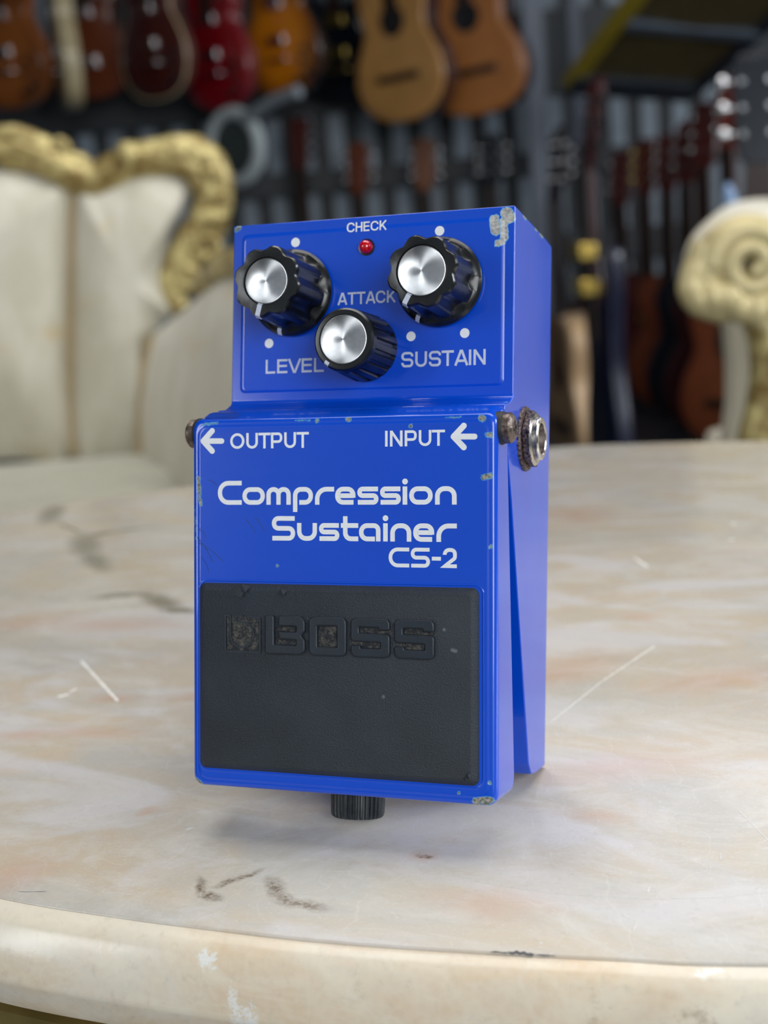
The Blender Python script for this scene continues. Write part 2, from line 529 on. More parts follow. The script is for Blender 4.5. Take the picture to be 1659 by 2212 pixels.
# ---- treadle -------------------------------------------------------------
TU = -.18
base = round_rect(36.1, -.15, 84.0, 2.4, 6, (3.6, 4.6, 6, 9, 20, 40, 60, 72, 78), uc=TU)
def ins_pt(u, v, i, hw=36.1, v0=-.15, v1=84.0):
    cu, cv = 0, (v0 + v1) / 2
    return TU + (u - TU) * (1 - i / hw), cv + (v - cv) * (1 - i / ((v1 - v0) / 2))
def skirt(v):
    w = 15.3 - .079 * v
    if v < 5: w -= 5 - math.sqrt(max(0, 25 - (5 - max(v, 0)) ** 2)) * 1.0
    return max(w, 9.6 if v < 5 else 0)
tl = []
for i, w in ((2.3, 0), (2.0, -.02), (1.75, -.16), (1.3, -.2), (.85, -.27), (.45, -.5), (.2, -.85), (.05, -1.3), (0, -1.9)):
    tl.append([TL(*ins_pt(u, v, i), w) for u, v in base])
for f in (.25, .55, .8, 1.0):
    lp = []
    for u, v in base:
        w = -2.5 - (skirt(v) - 2.5) * f
        vv = v + (1.9 * min(1, (-w - 2.5) / 4) if v > 81 else 0)
        lp.append(TL(u, vv, w))
    tl.append(lp)
lp = []; lp2 = []
for u, v in base:
    ui, vi = ins_pt(u, v, 1.5)
    lp.append(TL(ui, vi, -skirt(v))); lp2.append(TL(ui, vi, -2.4))
tl += [lp, lp2]
bm = bmesh.new()
loft(bm, tl)
treadle = mesh_obj('treadle', bm, M_blue_treadle, pedal, angle=48)

# ---- rubber pad ------------------------------------------------------------
pad = thing_pad = None
PC = -1.0
bm = bmesh.new()
pl = []
for hw, v0, v1, r, w in ((33.1, 4.15, 46.45, 1.5, -.4), (33.1, 4.15, 46.45, 1.5, .15), (32.85, 4.4, 46.2, 1.4, .45), (31.9, 5.3, 45.3, 1.0, 1.45), (31.55, 5.65, 44.95, .9, 1.62)):
    pl.append([TL(u, v, w) for u, v in round_rect(hw, v0, v1, r, 5, uc=PC)])
loft(bm, pl)
# torn nick at the upper edge and small tears
for (u, v, s) in ((-23.8, 44.7, 2.1), (-22.4, 45.5, 1.5), (-12.9, 44.8, 1.1), (30.2, 6.6, .7), (29.6, 5.9, .5)):
    q = [TL(u + s * dx, v + s * dy, w) for dx, dy, w in ((-1.3, -.45, 1.58), (-.2, .6, 1.9), (1.1, .3, 1.6), (.5, -.6, 2.35))]
    vs = [bm.verts.new(p) for p in q]
    for f in ((0, 1, 3), (1, 2, 3), (0, 3, 2), (0, 2, 1)): bm.faces.new([vs[i] for i in f])
pad = mesh_obj('rubber_pad', bm, M_rubber, pedal, angle=30)
# blue lip round the pad
bm = bmesh.new()
lps = []
for hw, v0, v1, r, w in ((34.0, 3.2, 47.5, 2.3, -.15), (33.8, 3.45, 47.2, 2.1, .12), (33.35, 3.9, 46.8, 1.7, .05), (33.15, 4.1, 46.5, 1.6, -.4)):
    lps.append([TL(u, v, w) for u, v in round_rect(hw, v0, v1, r, 5, uc=PC * .6)])
loft(bm, lps, False, False)
mesh_obj('pad_rim', bm, M_blue_treadle, treadle, angle=60)


# ---- lettering tools -----------------------------------------------------
def round_poly(pts, R, seg=6, closed=False):
    """pts list of (x,y) or (x,y,r); returns dense rounded polyline"""
    P = [Vector(p[:2]) for p in pts]
    rr = [p[2] if len(p) > 2 else R for p in pts]
    n = len(P)
    out = []
    for i in range(n):
        if not closed and i in (0, n - 1):
            out.append(P[i]); continue
        a, b, c = P[(i - 1) % n], P[i], P[(i + 1) % n]
        d1, d2 = (a - b), (c - b)
        l1, l2 = d1.length, d2.length
        d1, d2 = d1 / l1, d2 / l2
        ang = d1.angle(d2)
        if ang > PI - .02 or rr[i] <= 0:
            out.append(b); continue
        tl_ = rr[i] / math.tan(ang / 2)
        tl_ = min(tl_, l1 * .499 if (closed or i > 1) else l1 * .97, l2 * .499 if (closed or i < n - 2) else l2 * .97)
        r = tl_ * math.tan(ang / 2)
        cc = b + (d1 + d2).normalized() * (r / math.sin(ang / 2))
        s, e = b + d1 * tl_ - cc, b + d2 * tl_ - cc
        t = s.angle_signed(e)
        for k in range(seg + 1):
            th = -t * k / seg
            out.append(cc + Vector((s.x * math.cos(th) - s.y * math.sin(th), s.x * math.sin(th) + s.y * math.cos(th))))
    return out


STAG = [0]
def ribbon(bm, pts, w, place, h0=-.12, h1=.03, closed=False, cap=False):
    STAG[0] = (STAG[0] + 1) % 5; h1 = h1 + STAG[0] * .011; h0 = h0 - STAG[0] * .01
    P = [pts[0]]
    for p in pts[1:]:
        if (p - P[-1]).length > 1e-4: P.append(p)
    if closed and (P[0] - P[-1]).length < 1e-4: P.pop()
    n = len(P)
    Lf, Rt_ = [], []
    for i, p in enumerate(P):
        a = P[(i - 1) % n] if (closed or i > 0) else None
        c = P[(i + 1) % n] if (closed or i < n - 1) else None
        ds = [d.normalized() for d in ((p - a) if a is not None else None, (c - p) if c is not None else None) if d is not None]
        t = (ds[0] + ds[-1])
        t = t.normalized() if t.length > 1e-6 else ds[0]
        nn = Vector((-t.y, t.x))
        m = 1 / max(.35, nn.dot(Vector((-ds[0].y, ds[0].x))))
        Lf.append(p + nn * (w / 2 * m)); Rt_.append(p - nn * (w / 2 * m))
    lps = [[place(q.x, q.y, h) for q, h in ((a, h0), (a, h1), (b, h1), (b, h0))] for a, b in zip(Lf, Rt_)]
    if closed: lps.append(lps[0])
    vs = [[bm.verts.new(p) for p in lp] for lp in lps]
    for a, b in zip(vs[:-1], vs[1:]):
        for i in range(4):
            j = (i + 1) % 4
            bm.faces.new((a[i], a[j], b[j], b[i]))
    if not closed:
        bm.faces.new(vs[0]); bm.faces.new(vs[-1])
    if cap:
        for p in (P[0], P[-1]):
            h1 += .006; disc(bm, p.x, p.y, w / 2, place, h0 - .004, h1)


def disc(bm, u, v, r, place, h0=-.12, h1=.035, n=28):
    loft(bm, [[place(u + r * math.cos(2 * PI * k / n), v + r * math.sin(2 * PI * k / n), h) for k in range(n)] for h in (h0, h1)])


def glyph(bm, ch, x0, x1, y, xh, cap, t, place):
    """rounded stroke letters, drawn from their outer box"""
    a, b = x0 + t / 2, x1 - t / 2
    lo, xt, ct = y + t / 2, y + xh - t / 2, y + cap - t / 2
    w = b - a
    H = (xt - lo) / 2
    rb = lambda pts, R, **k: ribbon(bm, round_poly(pts, R, 8, k.get('closed', False)), t, place, closed=k.get('closed', False))
    if ch == 'C': rb([(x1, ct), (a, ct), (a, lo), (x1, lo)], (ct - lo) / 2 * .96)
    elif ch == 'o': rb([(a, lo), (b, lo), (b, xt), (a, xt)], H * .97, closed=True)
    elif ch == 'm':
        m = (a + b) / 2
        rb([(a, y), (a, xt), (m, xt), (m, y)], w * .24)
        rb([(m, y), (m, xt), (b, xt), (b, y)], w * .24)
    elif ch == 'p': rb([(a, y - xh * .41), (a, xt), (b, xt), (b, lo), (a + w * .32 - t * .2, lo)], H * .95)
    elif ch == 'r': rb([(a, y), (a, xt), (x1, xt)], H * 1.5)
    elif ch == 'e':
        mid = (lo + xt) / 2
        rb([(a + t * .55, mid), (b + t * .1, mid)], 0)
        rb([(b, mid - t * .42), (b, xt), (a, xt), (a, lo), (x1 - t * .45, lo)], H * .92)
    elif ch in 'sS':
        top = xt if ch == 's' else ct
        mid = (lo + top) / 2
        R = (top - lo) / 4 * .95
        rb([(x1 - t * .1, top), (a, top), (a, mid), (b, mid), (b, lo), (x0 + t * .1, lo)], R)
    elif ch == 'i':
        rb([((x0 + x1) / 2, y), ((x0 + x1) / 2, y + xh)], 0)
        disc(bm, (x0 + x1) / 2 + t * .02, y + cap * .925, t * .62, place)
    elif ch == 'n': rb([(a, y), (a, xt), (b, xt), (b, y)], w * .42)
    elif ch == 'u': rb([(a, y + xh), (a, lo), (b, lo), (b, y + xh)], w * .42)
    elif ch == 't':
        s = x0 + w * .34
        rb([(s, y + cap), (s, lo), (x1, lo)], H * .9)
        rb([(x0, xt), (x1, xt)], 0)
    elif ch == 'a': rb([(b, y), (b, xt, H * .7), (a, xt), (a, lo), (b - t * .75, lo)], H * .95)
    elif ch == '-': rb([(x0, y + cap * .46), (x1, y + cap * .46)], 0)
    elif ch == '2': rb([(a, y + cap * .66), (a, ct), (b, ct), (b, y + cap * .5, w * .3), (a + .05, lo, 0), (x1, lo)], w * .46)


def word(name_label, chars, y, xh, cap, t, place, parent):
    bm = bmesh.new()
    for ch, x0, x1 in chars: glyph(bm, ch, x0, x1, y, xh, cap, t, place)
    o = mesh_obj('printed_word', bm, M_white_print, parent, angle=30)
    o['label'] = name_label


word('white printed word Compression', [('C', -29.54, -23.57), ('o', -23.37, -17.84), ('m', -17.44, -11.5), ('p', -10.95, -6.14), ('r', -5.64, -1.08), ('e', -0.81, 3.97), ('s', 4.43, 9.34), ('s', 9.72, 14.5), ('i', 14.9, 16.0), ('o', 16.43, 21.76), ('n', 22.31, 27.15)], 64.25, 3.95, 5.42, 1.04, TL, treadle)
word('white printed word Sustainer', [('S', -16.1, -10.45), ('u', -9.98, -5.19), ('s', -4.68, 0.14), ('t', 0.52, 4.61), ('a', 4.8, 9.8), ('i', 10.38, 11.51), ('n', 12.07, 16.9), ('e', 17.34, 22.09), ('r', 22.6, 27.18)], 56.22, 3.96, 5.48, 1.04, TL, treadle)
word('white printed model code CS-2', [('C', 11.69, 16.41), ('S', 16.78, 21.13), ('-', 21.57, 23.61), ('2', 24.05, 27.17)], 50.62, 3.2, 4.3, .82, TL, treadle)


GW = dict(C=.64, H=.56, E=.5, K=.6, A=.66, T=.58, L=.47, V=.64, S=.58, U=.56, I=.0, N=.57, O=.69, P=.54)


def sans(bm, ch, x0, x1, y, cap, t, place):
    """plain upright sans capitals from strokes"""
    a, b, lo, hi, md = x0 + t / 2, x1 - t / 2, y + t / 2, y + cap - t / 2, y + cap / 2
    w = b - a
    rb = lambda pts, R=0, cl=False: ribbon(bm, round_poly(pts, R, 8, cl), t, place, closed=cl)
    Y = lambda f: y + cap * f
    if ch == 'C': rb([(b, Y(.66)), (b, hi), (a, hi), (a, lo), (b, lo), (b, Y(.34))], w * .5)
    elif ch == 'H': rb([(a, y), (a, y + cap)]); rb([(b, y), (b, y + cap)]); rb([(a, md), (b, md)])
    elif ch == 'E': rb([(x1, hi), (a, hi), (a, lo), (x1, lo)]); rb([(a, md + cap * .02), (x1 - w * .06, md + cap * .02)])
    elif ch == 'K': rb([(a, y), (a, y + cap)]); rb([(b - t * .1, y + cap), (a, Y(.34))]); rb([(a + w * .33, Y(.56)), (b, y)])
    elif ch == 'A': m = (x0 + x1) / 2; rb([(x0 + t * .45, y), (m - t * .1, y + cap)]); rb([(m + t * .1, y + cap), (x1 - t * .45, y)]); rb([(x0 + w * .22, Y(.30)), (x1 - w * .22, Y(.30))])
    elif ch == 'T': rb([(x0, hi), (x1, hi)]); rb([((x0 + x1) / 2, y), ((x0 + x1) / 2, hi)])
    elif ch == 'L': rb([(a, y + cap), (a, lo), (x1, lo)])
    elif ch == 'V': m = (x0 + x1) / 2; rb([(x0 + t * .45, y + cap), (m - t * .1, y)]); rb([(m + t * .1, y), (x1 - t * .45, y + cap)])
    elif ch == 'S': rb([(b, Y(.70)), (b, hi), (a, hi), (a, md), (b, md), (b, lo), (a, lo), (a, Y(.30))], cap * .2)
    elif ch == 'U': rb([(a, y + cap), (a, lo), (b, lo), (b, y + cap)], w * .48)
    elif ch == 'I': rb([(a, y), (a, y + cap)])
    elif ch == 'N': rb([(a, y), (a, y + cap)]); rb([(b, y), (b, y + cap)]); rb([(a, y + cap - t * .2), (b, y + t * .2)])
    elif ch == 'O': rb([(a, lo), (b, lo), (b, hi), (a, hi)], w * .5, True)
    elif ch == 'P': rb([(a, y), (a, y + cap)]); rb([(a, hi), (b, hi), (b, Y(.42)), (a, Y(.42))], cap * .2)


def font_word(txt, u0, v0, u1, v1, place, parent, mat, label, bold=.155):
    cap = v1 - v0; t = cap * bold; g = .125
    ws = [GW[c] * cap * 1.3 + (t if c == 'I' else 0) for c in txt]
    gaps = [cap * (g - (.09 if (p in 'ATVL' and q in 'ATV') or (p in 'AVTK' or q in 'AVT') else 0)) for p, q in zip(txt[:-1], txt[1:])]
    tot = sum(ws) + sum(gaps); k = (u1 - u0) / tot
    x = u0
    bm = bmesh.new()
    for i, c in enumerate(txt):
        w = ws[i] * k if c != 'I' else t
        sans(bm, c, x, x + w, v0, cap, t, place)
        x += ws[i] * k + (gaps[i] * k if i < len(gaps) else 0)
    o = mesh_obj('printed_word', bm, mat, parent, angle=30)
    o['label'] = label


PB = lambda u, v, w: PL(u, v, w + .36)
font_word('CHECK', -5.5, 39.25, 4.45, 41.5, PB, panel, M_white_print, 'small white printed word CHECK')
font_word('ATTACK', -7.6, 22.2, 6.9, 25.05, PB, panel, M_grey_print, 'greyish printed word ATTACK')
font_word('LEVEL', -25.85, 6.6, -10.9, 9.95, PB, panel, M_grey_print, 'greyish printed word LEVEL')
font_word('SUSTAIN', 8.4, 6.95, 28.55, 10.5, PB, panel, M_grey_print, 'greyish printed word SUSTAIN')
font_word('OUTPUT', -26.4, 76.92, -7.1, 80.45, TL, treadle, M_white_print, 'white printed word OUTPUT', bold=.165)
font_word('INPUT', 10.9, 76.9, 24.55, 80.35, TL, treadle, M_white_print, 'white printed word INPUT', bold=.165)
for u0, lab in ((-33.95, 'white printed arrow beside OUTPUT'), (25.75, 'white printed arrow beside INPUT')):
    bm = bmesh.new()
    ribbon(bm, [Vector((u0 + .9, 78.82)), Vector((u0 + 5.4, 78.75))], 1.25, TL, cap=True)
    ribbon(bm, [Vector((u0 + 3.0, 81.1)), Vector((u0 + .72, 78.82))], 1.3, TL, cap=True)
    ribbon(bm, [Vector((u0 + .72, 78.82)), Vector((u0 + 3.0, 76.5))], 1.3, TL, cap=True)
    mesh_obj('printed_arrow', bm, M_white_print, treadle)['label'] = lab
for u, v in ((-18.56, 37.75), (-25.07, 13.87), (-12.1, 13.9), (17.33, 38.12), (10.69, 14.1), (23.57, 14.31), (-6.6, 3.6 + 2.2), (5.9, 5.9)):
    if v < 6: continue
    bm = bmesh.new(); disc(bm, u, v, 1.12, PB)
    mesh_obj('dial_dot', bm, M_white_print, panel)


# fine scratches in the paint, left of the name
bm = bmesh.new()
for (a, b) in (((-34.58, 59.0), (-32.47, 56.68)), ((-34.36, 55.6), (-28.26, 51.44)), ((-34.82, 56.87), (-30.84, 51.2)), ((-34.0, 52.6), (-31.78, 48.86)), ((-22.91, 61.15), (-20.16, 57.81)), ((-20.38, 61.36), (-17.87, 58.24)), ((-32.2, 70.0), (-29.86, 68.72)), ((24.6, 60.27), (26.26, 58.89))):
    m_ = ((a[0] + b[0]) / 2 + .25, (a[1] + b[1]) / 2 + .2)
    ribbon(bm, [Vector(a), Vector(m_), Vector(b)], .13, TL, -.1, .0)
tag(mesh_obj('paint_scratches', bm, simple('bare_scratch', srgb(40, 70, 120), .5), treadle), kind='stuff')


# ---- embossed lettering on the pad ----------------------------------------
def embossed(polys, u0, u1, vt, vb, h, bev, name, label, rad=.35, z=1.72):
    cu = bpy.data.curves.new(name, 'CURVE'); cu.dimensions = '2D'; cu.fill_mode = 'BOTH'
    cu.extrude = h / 2; cu.bevel_depth = bev; cu.bevel_resolution = 3; cu.offset = -bev
    for pl in polys:
        P = round_poly([(u0 + p[0] * (u1 - u0), vt + p[1] * (vb - vt)) + ((p[2],) if len(p) > 2 else ()) for p in pl], rad, 4, True)
        sp = cu.splines.new('POLY'); sp.points.add(len(P) - 1)
        for i, q in enumerate(P): sp.points[i].co = (q.x, q.y, 0, 1)
        sp.use_cyclic_u = True
    tmp = bpy.data.objects.new(name, cu); COL.objects.link(tmp)
    bpy.context.view_layer.update()
    me = bpy.data.meshes.new_from_object(tmp.evaluated_get(bpy.context.evaluated_depsgraph_get()))
    bpy.data.objects.remove(tmp); bpy.data.curves.remove(cu)
    bm = bmesh.new(); bm.from_mesh(me); bpy.data.meshes.remove(me)
    for v in bm.verts: v.co = TL(v.co.x, v.co.y, z + v.co.z)
    o = mesh_obj(name, bm, M_rubber_smooth, pad, angle=50)
    o['label'] = label


Bp = [[(0, 0), (.21, 0), (.23, .06), (.23, .75, .1), (.78, .75, .1), (.78, .62, .1), (.34, .62, .15), (.34, .405, .15), (.78, .405, .1), (.78, .27, .1), (.34, .27, .15), (.34, 0, .3), (.88, 0, .8), (1, .12, .8), (1, .38, .7), (.91, .5, .2), (1, .62, .7), (1, .9, .8), (.88, 1, .8), (0, 1, .4)]]
Op = [[(0, 0, 1.3), (1, 0, 1.3), (1, 1, 1.3), (0, 1, 1.3)], [(.23, .235, .2), (.23, .77, .2), (.75, .77, .2), (.75, .235, .2)]]
Sp = [[(0, 0, 1.3), (1, 0, 1.3), (1, .31, .5), (.73, .31, .1), (.71, .235, .1), (.22, .235, .15), (.22, .375, .15), (1, .395, .8), (1, 1, 1.3), (0, 1, 1.3), (0, .69, .5), (.24, .69, .1), (.26, .765, .1), (.76, .765, .15), (.76, .615, .15), (0, .60, .8)]]
for ch, pl, u0, u1 in (('B', Bp, -16.8, -7.15), ('O', Op, -6.2, 2.65), ('S', Sp, 3.7, 12.75), ('S', Sp, 13.8, 22.85)):
    embossed(pl, u0, u1, 39.55, 30.95, .85, .38, 'embossed_letter', 'raised black rubber letter ' + ch + (' at the end' if u0 > 13 else ''))
# square emblem in raised lines
bm = bmesh.new()
E0, E1, ET, EB = -26.85, -18.25, 39.45, 31.15
def ep(x, y): return (E0 + x * (E1 - E0), ET + y * (EB - ET))
TE = lambda u, v, w: TL(u, v, 1.62 + w)
for pts, R, cl in (([ep(0, .0), ep(.0, 1), ep(1, 1), ep(1, .06), ep(.62, .04)], .35, False),
                   ([ep(.0, .02), ep(.15, .02), ep(.15, .55), ep(.2, .75), ep(.36, .87), ep(.55, .87), ep(.74, .76), ep(.83, .55), ep(.79, .36), ep(.66, .22), ep(.5, .18), ep(.3, .18), ep(.3, .03), ep(.52, .03)], .45, False),
                   ([ep(.34, .11), ep(.47, .11)], 0, False)):
    ribbon(bm, round_poly(pts, R, 5, cl), .42, TE, -.1, .32)
mesh_obj('embossed_emblem', bm, M_rubber_smooth, pad, angle=40)['label'] = 'raised line emblem of a square with a rounded letter b'
# dusty floors of the letter hollows
bm = bmesh.new()
def dustbox(u0, u1, v0, v1): box(bm, 0, 1, 0, 1, 0, 1, M=None) if False else loft(bm, [[TL(u, v, w) for u, v in ((u0, v0), (u1, v0), (u1, v1), (u0, v1))] for w in (1.5, 1.655)])
dustbox(-26.5, -18.5, 31.4, 39.1)
dustbox(-14.4, -9.2, 33.2, 37.3)
dustbox(-4.3, .5, 32.8, 37.7)
for u in (3.7, 13.8):
    dustbox(u + 1.9, u + 8.9, 36.2, 37.6); dustbox(u + .1, u + 7.0, 33.0, 34.3)
mesh_obj('dust_in_lettering', bm, M_dust, pad)


# ---- knobs ------------------------------------------------------------------
def knob(u, v, h, ang, kind, label, tick=None):
    o0 = Vector(mmL(PL(u, v, .36))) * .001
    ax, ay, az = Vector((1, 0, 0)), PD.copy(), PN.copy()
    mm = .001
    N = 96
    bm = bmesh.new()
    rc = 5.2 if u < -10 else 5.55
    if kind == 'skirt':
        def lobe(th, r, depth):
            c = (1 + math.cos(8 * (th - R_(ang)))) / 2
            return r - depth * (1 - c) ** 1.6
        lps = []
        for r, hh in ((9.4, 0), (10.2, .5), (10.3, 1.3), (9.7, 2.1)):
            lps.append(circ(r * mm, N, o0 + az * hh * mm, ax, ay))
        for r, hh, dp in ((9.0, 2.4, .2), (8.65, 3.2, .9), (8.4, h - 1.6, .95), (8.3, h - .5, .95), (7.9, h, .9), (rc + .5, h + .15, 0)):
            lps.append([o0 + az * hh * mm + ax * (lobe(2 * PI * k / N, r, dp) * mm * math.cos(2 * PI * k / N)) + ay * (lobe(2 * PI * k / N, r, dp) * mm * math.sin(2 * PI * k / N)) for k in range(N)])
        for r, hh in ((rc + .3, h + .2), (rc + .15, h - .15)):
            lps.append(circ(r * mm, N, o0 + az * hh * mm, ax, ay))
        loft(bm, lps)
    else:
        def rib(th, r, d):
            c = math.cos(18 * th)
            return r - (d if c > .15 else 0)
        lps = []
        for r, hh, d in ((7.9, 0, .1), (7.9, .6, .7), (7.35, h - 2.0, .7), (7.3, h - 1.8, .0), (7.15, h - .5, 0), (6.7, h, 0), (6.0, h + .1, 0), (5.75, h + .12, 0), (5.65, h - .15, 0)):
            lps.append([o0 + az * hh * mm + ax * (rib(2 * PI * k / 144, r, d) * mm * math.cos(2 * PI * k / 144)) + ay * (rib(2 * PI * k / 144, r, d) * mm * math.sin(2 * PI * k / 144)) for k in range(144)])
        loft(bm, lps)
    kb = mesh_obj('control_knob', bm, M_black_pl, pedal, angle=32)
    kb['label'] = label
    bm = bmesh.new()
    lathe(bm, [(rc * mm, (h - .3) * mm), (rc * mm, (h + .12) * mm), ((rc - .2) * mm, (h + .22) * mm)], 64, o0, ax, ay, az)
    mesh_obj('silver_cap', bm, M_alu, kb, angle=30)
    # white pointer
    d = ax * math.cos(R_(ang)) + ay * math.sin(R_(ang)); s = az.cross(d)
    bm = bmesh.new()
    w = .58 * mm
    r0, r1 = (rc + .35, 8.15) if kind == 'skirt' else (6.15, 7.0)
    q = [(r0, h + .2), (r1 - .1, h + .06), (r1 + .42, h - .9), (r1 + .42, h - 1.5)] if kind == 'skirt' else [(r0, h + .16), (r1 - .2, h + .02), (r1 + .22, h - .7), (r1 + .25, h - 1.6)]
    loft(bm, [[o0 + d * (r * mm) + az * (hh * mm) + s * w, o0 + d * (r * mm) + az * (hh * mm) - s * w, o0 + d * ((r - .5) * mm) + az * ((hh - .4) * mm) - s * w, o0 + d * ((r - .5) * mm) + az * ((hh - .4) * mm) + s * w] for r, hh in q])
    mesh_obj('pointer_mark', bm, M_grey_print, kb)
    if kind == 'skirt':
        bm = bmesh.new()
        q = [(8.9, 2.55), (9.75, 2.16), (10.38, 1.3), (10.38, .9)]
        loft(bm, [[o0 + d * (r * mm) + az * (hh * mm) + s * w * .9, o0 + d * (r * mm) + az * (hh * mm) - s * w * .9, o0 + d * ((r - .5) * mm) + az * ((hh - .5) * mm) - s * w * .9, o0 + d * ((r - .5) * mm) + az * ((hh - .5) * mm) + s * w * .9] for r, hh in q])
        mesh_obj('skirt_mark', bm, M_grey_print, kb)


knob(-19.0, 25.6, 15.5, -105, 'skirt', 'black scalloped level knob with silver cap, at left')
knob(17.6, 26.2, 13.8, -119, 'skirt', 'black scalloped sustain knob with dull silver cap, at right')
knob(-.5, 11.75, 14.2, -127, 'plain', 'smaller ribbed black attack knob with silver cap, in the middle')

# ---- check lamp --------------------------------------------------------------
t = NT('red_lens'); t.set(col=srgb(200, 0, 22), rough=.08, coat=1.0, spec=.6)
M_red = t.m
bm = bmesh.new()
o0 = PL(-.5, 35.45, .36)
lathe(bm, [(1.62e-3, 0), (1.62e-3, .5e-3), (1.5e-3, 1.1e-3), (1.15e-3, 1.65e-3), (.6e-3, 1.98e-3), (.05e-3, 2.08e-3)], 32, o0, (1, 0, 0), PD, PN)
lamp = mesh_obj('check_lamp', bm, M_red, pedal, angle=60)
lamp['label'] = 'small round red check lamp'
bm = bmesh.new()
lathe(bm, [(1.62e-3, 0), (2.0e-3, 0), (2.0e-3, .12e-3), (1.62e-3, .18e-3)], 32, o0, (1, 0, 0), PD, PN, cap0=False, cap1=False)
mesh_obj('lamp_ring', bm, M_black_pl, lamp)

# ---- input jack ---------------------------------------------------------------
mm = .001
jo = L(35.0, 78.0, 24.2)
X, Y, Z = Vector((1, 0, 0)), Vector((0, 1, 0)), Vector((0, 0, 1))
bm = bmesh.new()
lathe(bm, [(7.5 * mm, -.1 * mm), (7.55 * mm, .35 * mm), (7.3 * mm, .75 * mm), (5.2 * mm, .8 * mm)], 48, jo, Y, Z, X)
jack = mesh_obj('input_jack', bm, M_rust, pedal, angle=40)
jack['label'] = 'round metal input socket with a rusty washer'
bm = bmesh.new()
hexr = [6.75, 6.75, 6.3, 5.6]
lps = []
for r, h in ((6.7, .8), (6.75, 2.6)):
    lps.append(circ(r * mm, 6, jo + X * h * mm, Y, Z, R_(18)))
loft(bm, lps)
mesh_obj('hex_nut', bm, M_rust, jack, bevel=(.0002, 2))
bm = bmesh.new()
lathe(bm, [(6.3 * mm, 2.45 * mm), (5.75 * mm, 2.95 * mm), (4.95 * mm, 3.0 * mm), (5.05 * mm, 3.1 * mm), (4.8 * mm, 3.25 * mm), (5.05 * mm, 3.4 * mm), (4.8 * mm, 3.55 * mm), (5.05 * mm, 3.7 * mm), (5.0 * mm, 3.95 * mm), (4.6 * mm, 4.2 * mm), (3.85 * mm, 4.2 * mm), (3.6 * mm, 4.0 * mm), (3.6 * mm, 1.0 * mm)], 48, jo, Y, Z, X, cap0=False, cap1=False)
mesh_obj('threaded_bushing', bm, M_steel, jack, angle=28)
bm = bmesh.new()
lathe(bm, [(3.6 * mm, .9 * mm), (3.6 * mm, 1.1 * mm)], 32, jo, Y, Z, X)
mesh_obj('socket_hole', bm, M_hole, jack)

# ---- hinge screws ----------------------------------------------------------------
for sgn, x0 in ((1, 35.9), (-1, 36.2)):
    so = L(sgn * x0, 77.8, 48.3)
    AX = X * sgn
    bm = bmesh.new()
    lathe(bm, [(3.55 * mm, -2.0 * mm), (3.65 * mm, .2 * mm), (3.4 * mm, .7 * mm)], 36, so, Y, Z, AX)
    ws = mesh_obj('hinge_screw', bm, M_blackrub, pedal)
    bm = bmesh.new()
    lathe(bm, [(3.3 * mm, .6 * mm), (3.4 * mm, .9 * mm), (3.35 * mm, 2.1 * mm), (2.7 * mm, 2.75 * mm), (1.3 * mm, 3.05 * mm), (.2 * mm, 3.08 * mm)], 36, so, Y, Z, AX)
    mesh_obj('screw_head', bm, M_dark_screw, ws, angle=40)
    bm = bmesh.new()
    for rot in (25, 115):
        d = Y * math.cos(R_(rot)) + Z * math.sin(R_(rot)); e = AX.cross(d)
        loft(bm, [[so + AX * (h * mm) + d * (a * 1.5 * mm) + e * (b * .33 * mm) for a, b in ((-1, -1), (1, -1), (1, 1), (-1, 1))] for h in (2.5, 3.12)])
    mesh_obj('cross_slot', bm, M_hole, ws)

# ---- thumbscrew ---------------------------------------------------------------------
bm = bmesh.new()
NR = 192
def kn(th, r, d): return r - (d if math.cos(32 * th) > .0 else 0)
to = L(-.5, 0, 34.6)
lps = []
for r, y, d in ((4.9, -9.62, 0), (5.6, -9.6, 0), (5.95, -9.3, .35), (6.15, -8.6, .42), (6.25, -3.9, .42), (6.2, -3.6, .1), (5.8, -3.3, 0)):
    lps.append([to + Vector((kn(2 * PI * k / NR, r, d) * mm * math.cos(2 * PI * k / NR), y * mm, kn(2 * PI * k / NR, r, d) * mm * math.sin(2 * PI * k / NR))) for k in range(NR)])
loft(bm, lps)
ts = mesh_obj('thumbscrew', bm, simple('black_ribbed_plastic', (.016, .02, .024), .42, vary=.5, vscale=900, bump=.1, bscale=700), pedal, angle=30)
ts['label'] = 'black ribbed thumbscrew under the lower end'
bm = bmesh.new()
lathe(bm, [(2.2 * mm, -5 * mm), (2.2 * mm, 14 * mm)], 20, to, X, Z, Y)
mesh_obj('threaded_shaft', bm, M_steel, ts)
# ============================================================ THE TABLE
OUT = [(58.2, 407.3), (-1.9, 406.1), (-51.7, 398.9), (-135, 360), (-218.7, 312), (-258, 284.5), (-296, 256.3), (-352, 180), (-362, 85), (-305, 0), (-200, -55), (-120, -75), (-65.5, -83.9), (-35.7, -86.3), (-13.9, -87.0), (10.8, -87.0), (41.2, -84.9), (66.5, -82.2), (93.8, -78.6), (190, -58), (300, -14), (372, 70), (388, 180), (350, 285), (250, 365), (150, 400)]
ol = smooth_path([(x * .001, y * .001, 0) for x, y in OUT], 10, True)
nO = len(ol)
onrm = []
for i in range(nO):
    t = ol[(i + 1) % nO] - ol[i - 1]
    onrm.append(Vector((t.y, -t.x, 0)).normalized())
if (ol[0] + onrm[0] * .1 - Vector((0, .16, 0))).length < (ol[0] - Vector((0, .16, 0))).length:
    onrm = [-v for v in onrm]


def oloop(off, z): return [Vector((p.x, p.y, TABLE_Z + z)) + n * off for p, n in zip(ol, onrm)]


table = thing('marble_table', 'low table with a worn cream marble top and gilded base', 'table', (0.01, .16, 0))
def tl_(lp): return [p - Vector((.01, .16, 0)) for p in lp]
